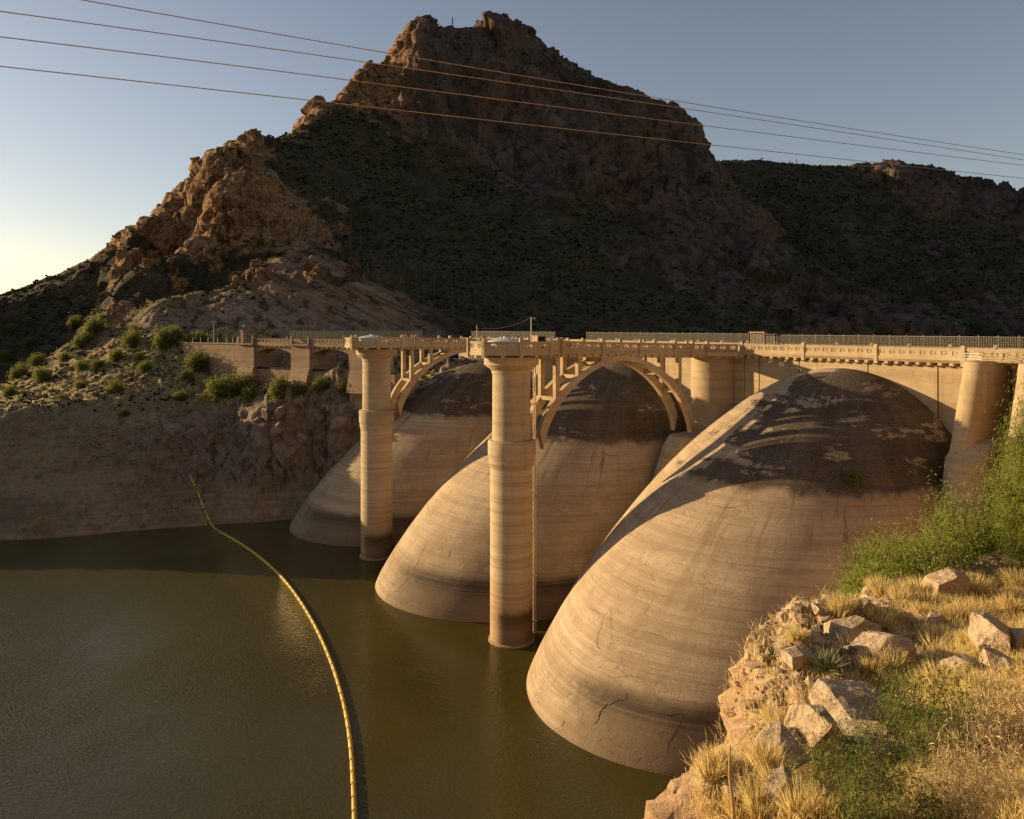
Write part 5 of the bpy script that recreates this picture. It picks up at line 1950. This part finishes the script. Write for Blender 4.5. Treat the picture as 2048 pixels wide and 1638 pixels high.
TU = [tuft_mesh(200 + k, 420, .62, .3, .62) for k in range(4)]
TG = [(1440, 1545), (1470, 1320), (1545, 1450), (1555, 1580), (1480, 1640), (1600, 1640), (1530, 1545), (1625, 1540), (1625, 1350), (1800, 1205), (1840, 1195), (1760, 1190), (1680, 1240), (1590, 1285), (1840, 1235), (1785, 1340), (1745, 1345), (1690, 1225), (1855, 1215), (1650, 1575), (1700, 1560), (1420, 1560), (1755, 1255), (1510, 1610), (1570, 1490), (1870, 1300), (1930, 1290), (1960, 1250), (2020, 1230), (1905, 1330), (1880, 1380), (1960, 1400), (2020, 1420), (1840, 1420), (2030, 1180), (1950, 1195), (1720, 1600), (1640, 1640), (1800, 1610), (1520, 1640)]
rows = {}
for i, (x, y) in enumerate(TG):
    p = hit_near(x, y)
    if p is None:
        continue
    o = link('grass_tuft', TU[i % 4], None, None, p)
    s = random.uniform(.8, 1.35) * (1.0 if p.y < 24 else 1.5)
    o.scale = (s, s, s * random.uniform(.85, 1.15))
    o.rotation_euler = (0, 0, random.uniform(0, 6))
    lab = {0: 'golden bunchgrass tuft hanging over the cliff edge left of the stalk', 1: 'upright golden grass tuft on the outermost cliff corner against the dome', 2: 'golden grass tuft in front of the pointed boulder, above the long slab'}.get(i, 'golden dry grass tuft growing on the near slope')
    tag(o, lab, 'grass tuft', 'golden grass tufts')
    if i > 2:
        r = 'along the upper edge of the near slope' if y < 1285 and x < 1880 else 'round the stalk and the grey boulder' if x < 1560 and y > 1530 else 'along the bottom edge of the photo' if y > 1590 else 'round the boulder pile' if x < 1700 and y > 1340 else 'on the open slope right of the boulders'
        rows.setdefault(r, []).append((x, o))
for r, it in rows.items():
    rank_labels(it, '{} golden grass tuft from the left ' + r)

C, Ls = [], []
for k in range(21000):
    x, y = random.uniform(1400, 2090), random.uniform(1165, 1660)
    side = x - (1600 + (1560 - y) * .45)
    if random.random() > (1.0 if side > 120 else .5 if side > 20 else .12):
        continue
    p = hit_near(x, y)
    if p is None or p.y > 42:
        continue
    for j in range(7):
        C.append((p.x + random.gauss(0, .12), p.y + random.gauss(0, .12), p.z - .04))
        Ls.append(random.uniform(.2, .62) * (1 if p.y < 22 else 1.25))
C = np.array(C)
n = len(C)
d = np.stack([rng.normal(size=n) * .35, rng.normal(size=n) * .35, np.ones(n)], 1)
d /= np.linalg.norm(d, axis=1, keepdims=True)
V, F = quads(C, d, Ls, np.full(n, .011) * (1 + .02 * C[:, 1]), .25, 9)
tag(link('dry_grass', fast_mesh('dry_grass', V, F), MAT['drygrass']), kind='stuff')

# ------------------------------------------------------------------ far bank shrubs
SH = [plant('shrub', 300 + k, 2.0, 1.3, 6, 3200, (.26, .13), 'bankshrub', 3, .0, .06, .42, up=.45) for k in range(4)]
FB = [(150, 655, 48, 'lowest'), (190, 668, 60, ''), (165, 690, 55, ''), (225, 690, 0, ''), (265, 690, 60, ''), (330, 690, 62, ''), (85, 760, 55, ''), (85, 680, 0, ''), (230, 785, 52, ''), (75, 730, 40, ''), (40, 755, 60, ''), (195, 735, 34, ''), (235, 720, 50, ''), (280, 720, 30, ''), (165, 740, 40, ''), (315, 765, 0, ''), (290, 740, 40, ''), (400, 700, 66, ''), (395, 735, 70, ''), (440, 790, 70, ''), (480, 785, 80, ''), (560, 790, 66, ''), (640, 775, 44, ''), (690, 780, 44, ''), (600, 785, 40, ''), (130, 720, 30, ''), (350, 675, 50, ''), (310, 672, 0, ''), (270, 668, 44, ''), (20, 790, 36, ''), (160, 775, 30, ''), (205, 640, 26, ''), (190, 628, 22, ''), (60, 690, 30, ''), (20, 660, 30, ''), (520, 490, 26, ''), (375, 760, 46, ''), (345, 720, 0, ''), (420, 740, 60, ''), (360, 800, 36, ''), (120, 800, 26, ''), (250, 830, 22, ''), (170, 620, 0, ''), (500, 800, 50, ''), (380, 690, 50, ''), (10, 720, 34, ''), (55, 645, 24, '')]
FBL = {6: 'round bright green shrub on the lit spur at the left edge', 12: 'light green shrub below the road fence, beside the bare bank', 8: 'wide light green shrub in the middle of the lit grassy bank', 18: 'dark green shrub hanging before the retaining wall', 20: 'large dark bush at the foot of the spillway wall', 21: 'dark bush on the ledge below the first spillway arch', 35: 'single sunlit green shrub on the ledge below the crags', 15: 'yellow-green shrub on the shaded bank below the wall'}
rows = {}
for i, (x, y, s, _) in enumerate(FB):
    p = hit_far(x, y)
    if p is None or s == 0:
        continue
    h = s * p.y / FPX * .38
    lab = FBL.get(i, 'green desert shrub growing on the far bank')
    o = put_plant('desert_shrub', lab, 'shrub', 'shrubs on the far bank', SH[i % 4], (p.x, p.y, p.z - .25), h, random.uniform(0, 6), random.uniform(1.15, 1.5))

    if i not in FBL:
        r = 'along the road at the top of the far bank' if y < 695 and x > 120 else 'below the spillway arches' if x > 500 and y > 700 else 'clinging below the retaining wall' if x > 340 and y > 695 else 'at the left edge of the far bank' if x < 130 else 'in the middle of the far bank slope'
        rows.setdefault(r, []).append((x, o))
for r, it in rows.items():
    rank_labels(it, '{} green shrub from the left ' + r)

h = on_dome(1707, 966)
if h is not None:
    put_plant('weed', 'small green weed growing from a crack on the nearest dome', 'weed', None, SH[1], h[0], 1.1, 1.0, 1.4)
p = hit_far(80, 1062)
if p is not None:
    put_plant('dead_bush', 'lone dead bush low on the bare shore at the far left', 'bush', None, DRY[0], p, 3.2, .5, 1.5, 'twigs')

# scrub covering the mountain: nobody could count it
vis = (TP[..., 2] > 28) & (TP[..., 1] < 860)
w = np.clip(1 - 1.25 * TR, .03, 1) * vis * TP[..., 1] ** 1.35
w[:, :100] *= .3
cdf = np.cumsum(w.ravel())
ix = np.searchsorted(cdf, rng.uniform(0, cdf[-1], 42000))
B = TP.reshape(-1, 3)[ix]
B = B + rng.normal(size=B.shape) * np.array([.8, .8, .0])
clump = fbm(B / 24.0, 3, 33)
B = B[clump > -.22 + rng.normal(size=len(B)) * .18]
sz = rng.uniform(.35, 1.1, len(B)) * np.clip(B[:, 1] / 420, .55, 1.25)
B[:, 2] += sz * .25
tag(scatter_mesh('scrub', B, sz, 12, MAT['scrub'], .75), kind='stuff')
# dry grass on the lit bank
w = ((TP[..., 2] > 20) & (TP[..., 1] < 300) & (TP[..., 0] > -240) & (TP[..., 0] < -85)).astype(float) * np.clip(1 - 1.6 * TR, 0, 1)
cdf = np.cumsum(w.ravel())
n = 30000
ix = np.searchsorted(cdf, rng.uniform(0, cdf[-1], n))
B = TP.reshape(-1, 3)[ix] + rng.normal(size=(n, 3)) * np.array([.4, .4, 0])
B = B[fbm(B / 7.0, 3, 55) > -.1 + .2 * rng.normal(size=n)]
n = len(B)
B[:, 2] -= .05
d = np.stack([rng.normal(size=n) * .5, rng.normal(size=n) * .5, np.ones(n)], 1)
d /= np.linalg.norm(d, axis=1, keepdims=True)
V, F = quads(B, d, rng.uniform(.25, .55, n), rng.uniform(.08, .2, n), .2, 19)
tag(link('bank_grass', fast_mesh('bank_grass', V, F), MAT['drygrass']), kind='stuff')
# stones on the shore
w = ((TP[..., 2] > .5) & (TP[..., 2] < 30) & (TP[..., 1] < 260) & (TP[..., 0] > -220)).astype(float)
w *= np.clip(fbm(TP.reshape(-1, 3) / 16.0, 3, 91).reshape(TP.shape[:2]) + .25, 0, 1) ** 1.5
cdf = np.cumsum(w.ravel())
ix = np.searchsorted(cdf, rng.uniform(0, cdf[-1], 9000))
B = TP.reshape(-1, 3)[ix] + rng.normal(size=(9000, 3)) * np.array([.2, .2, 0])
sz = .1 + .75 * rng.uniform(size=9000) ** 6
tag(scatter_mesh('shore_stones', B, sz, 13, MAT['bankrock'], .7), kind='stuff')

RK_ = [boulder_mesh('rock', 700 + k, (1, .8, .75), MAT['bankrock'], 9, 3, .06) for k in range(3)]
for i, (x, y, s) in enumerate(((310, 835, 34), (332, 848, 26), (350, 862, 40), (380, 868, 34), (300, 822, 20), (30, 935, 22), (48, 950, 20), (12, 915, 16), (60, 925, 15), (25, 905, 14), (285, 820, 14), (420, 880, 30), (445, 900, 34), (220, 880, 14), (255, 975, 12), (180, 900, 12), (140, 860, 10), (565, 820, 40), (590, 805, 36), (548, 860, 46), (562, 905, 50), (640, 830, 44), (680, 850, 40), (610, 880, 40), (70, 990, 10), (120, 1010, 9), (210, 1000, 8), (520, 840, 24))):
    p = hit_far(x, y)
    if p is None:
        continue
    w_ = s * p.y / FPX
    o = link('rock', RK_[i % 3], None, None, (p.x, p.y + w_ * .2, p.z))
    o.scale = (w_, w_, w_ * random.uniform(.7, 1.1))
    o.rotation_euler = (random.uniform(-.5, .5), random.uniform(-.2, .6), random.uniform(0, 6))
    tag(o, None, 'rock', 'pale rocks on the far bank')
    r = 'below the spillway' if x > 500 else 'near the left edge of the far bank' if x < 100 else 'in the middle of the far bank'
    rows.setdefault('rk' + r, []).append((x, o))
for r, it in rows.items():
    if r.startswith('rk'):
        rank_labels(it, '{} pale rock from the left ' + r[2:])

# ------------------------------------------------------------------ saguaros


def saguaro_mesh(seed):
    rs = random.Random(seed)
    mb = MB()
    H = 6.5
    prof = [(.2, -.4), (.26, .8), (.3, 3.5), (.27, 5.6), (.18, 6.3), (.05, H)]
    n = 12
    mb.loft([[(r * (1 + .1 * (k % 2)) * cos(2 * pi * k / n), r * (1 + .1 * (k % 2)) * sin(2 * pi * k / n), z) for k in range(n)] for r, z in prof])
    me = mb.mesh('trunk')
    me.materials.append(MAT['cactus'])
    arms = []
    for k in range(rs.choice((0, 1, 2, 3))):
        a = rs.uniform(0, 6.28)
        z = rs.uniform(2.2, 3.4)
        L = rs.uniform(1.2, 2.2)
        q = [(0.15 * cos(a), .15 * sin(a), z), (.65 * cos(a), .65 * sin(a), z + .1), (.85 * cos(a), .85 * sin(a), z + .55), (.87 * cos(a), .87 * sin(a), z + L), (.87 * cos(a), .87 * sin(a), z + L + .25)]
        am = MB().tube(q, [.15, .18, .19, .17, .05], 8).mesh('arm')
        am.materials.append(MAT['cactus'])
        arms.append(am)
    return me, arms


SR_ = {}
SG = [saguaro_mesh(k) for k in (1, 2, 5, 8, 11)]
for i, (x, y) in enumerate(((690, 470), (702, 462), (655, 440), (660, 455), (735, 560), (742, 520), (835, 605), (840, 640), (862, 590), (868, 575), (832, 560), (800, 575), (895, 600), (700, 500), (905, 640), (950, 600), (690, 440), (620, 420), (1000, 640), (640, 380), (655, 375), (722, 505), (780, 540), (860, 640), (1010, 610), (905, 55), (1347, 232), (930, 560), (715, 540), (770, 500), (1100, 640), (1180, 640), (1580, 332), (1593, 332), (1630, 338))):
    p = hit_far(x, y)
    if p is None:
        continue
    t = thing('saguaro_cactus', 'tiny saguaro silhouette standing on the skyline', 'cactus', (p.x, p.y, p.z - .2), random.uniform(0, 6), 'saguaros on the mountain')
    r = 'on the skyline' if y < 340 else 'on the upper slope above the crags' if y < 410 else 'on the slope left of the gully' if x < 740 and y < 515 else 'low on the slope above the spillway road' if x < 790 else 'low on the slope above the far bridge' if x < 920 else 'on the dark slope above the near tower and bridge'
    SR_.setdefault(r, []).append((x, t))
    s = random.uniform(.8, 1.35)
    t.scale = (s, s, s)
    me, arms = SG[i % 5]
    link('trunk', me, None, t)
    for am in arms:
        link('arm', am, None, t)
for r, it in SR_.items():
    rank_labels(it, '{} slim saguaro from the left ' + r)
for x, lab in ((496, 'left one of two wooden poles on the skyline shoulder'), (527, 'right one of two wooden poles on the skyline shoulder')):
    p = hit_far(x, 292)
    if p is not None:
        o = MB().tube([(0, 0, -1), (0, 0, 6.5)], .14, 6).build('utility_pole', MAT['stalk'], None, loc=p)
        tag(o, lab, 'pole', 'poles on the skyline')

# ------------------------------------------------------------------ crags: bare rock towers of the left cliffs, part of the mountain
CR = [(432, 350, 36, 70), (450, 460, 40, 100), (485, 440, 32, 56), (425, 520, 24, 60), (505, 345, 30, 50), (470, 560, 30, 50), (505, 560, 36, 50), (355, 560, 26, 60), (330, 500, 26, 50), (300, 525, 24, 50), (640, 545, 40, 50), (690, 560, 40, 50), (298, 455, 16, 34), (225, 500, 16, 16)]
CV, CF, nb = [], [], 0
bm = bmesh.new()
bmesh.ops.create_icosphere(bm, subdivisions=5, radius=1.0)
IV = np.array([v.co[:] for v in bm.verts])
IF = np.array([[v.index for v in f.verts] for f in bm.faces])
bm.free()
crs = np.random.default_rng(77)
for i, (x, y, w_, h_) in enumerate(CR):
    for j in range(4):
        fx, fy = crs.normal() * .34 * w_, crs.normal() * .22 * h_
        p = hit_far(x + fx, y + fy)
        if p is None:
            continue
        k = p.y / FPX
        sx_ = w_ * k * crs.uniform(.24, .42)
        sz_ = h_ * k * crs.uniform(.3, .52)
        sy_ = sx_ * crs.uniform(.8, 1.3)
        Q = IV * np.array([sx_, sy_, sz_])
        bx = np.abs(IV).max(1, keepdims=True)
        Q = Q * (1 + .28 * (1 / bx - 1))
        Q[:, 0] += Q[:, 2] * crs.uniform(-.15, .25)
        wp = Q + np.array(p)
        dn = IV * np.array([1, 1, .45])
        sc_ = (sx_ + sz_) * .5
        wr = wp + sc_ * .12 * np.stack([fbm(wp / (sc_ * .5), 2, 3), fbm(wp / (sc_ * .5), 2, 4), fbm(wp / (sc_ * .5), 2, 5)], 1)
        wp = wp + dn * (sc_ * (.5 * facets(wr / (sc_ * np.array([.8, .8, 1.5])), 200 + i, .9, .45) + .24 * facets(wr / (sc_ * np.array([.3, .3, .55])), 400, .9, .5) + .12 * facets(wr / (sc_ * .14), 450, .9, .5)))[:, None]
        wp[:, 1] += sy_ * .45
        wp[:, 2] -= sz_ * .1
        CV.append(wp)
        CF.append(IF + nb)
        nb += len(IV)
me = fast_mesh('cliff', np.concatenate(CV), np.concatenate(CF))
at = me.attributes.new('rock', 'FLOAT', 'POINT')
at.data.foreach_set('value', np.ones(len(me.vertices), dtype=np.float32))
tag(link('cliff', me, MAT['mountain']), kind='structure')
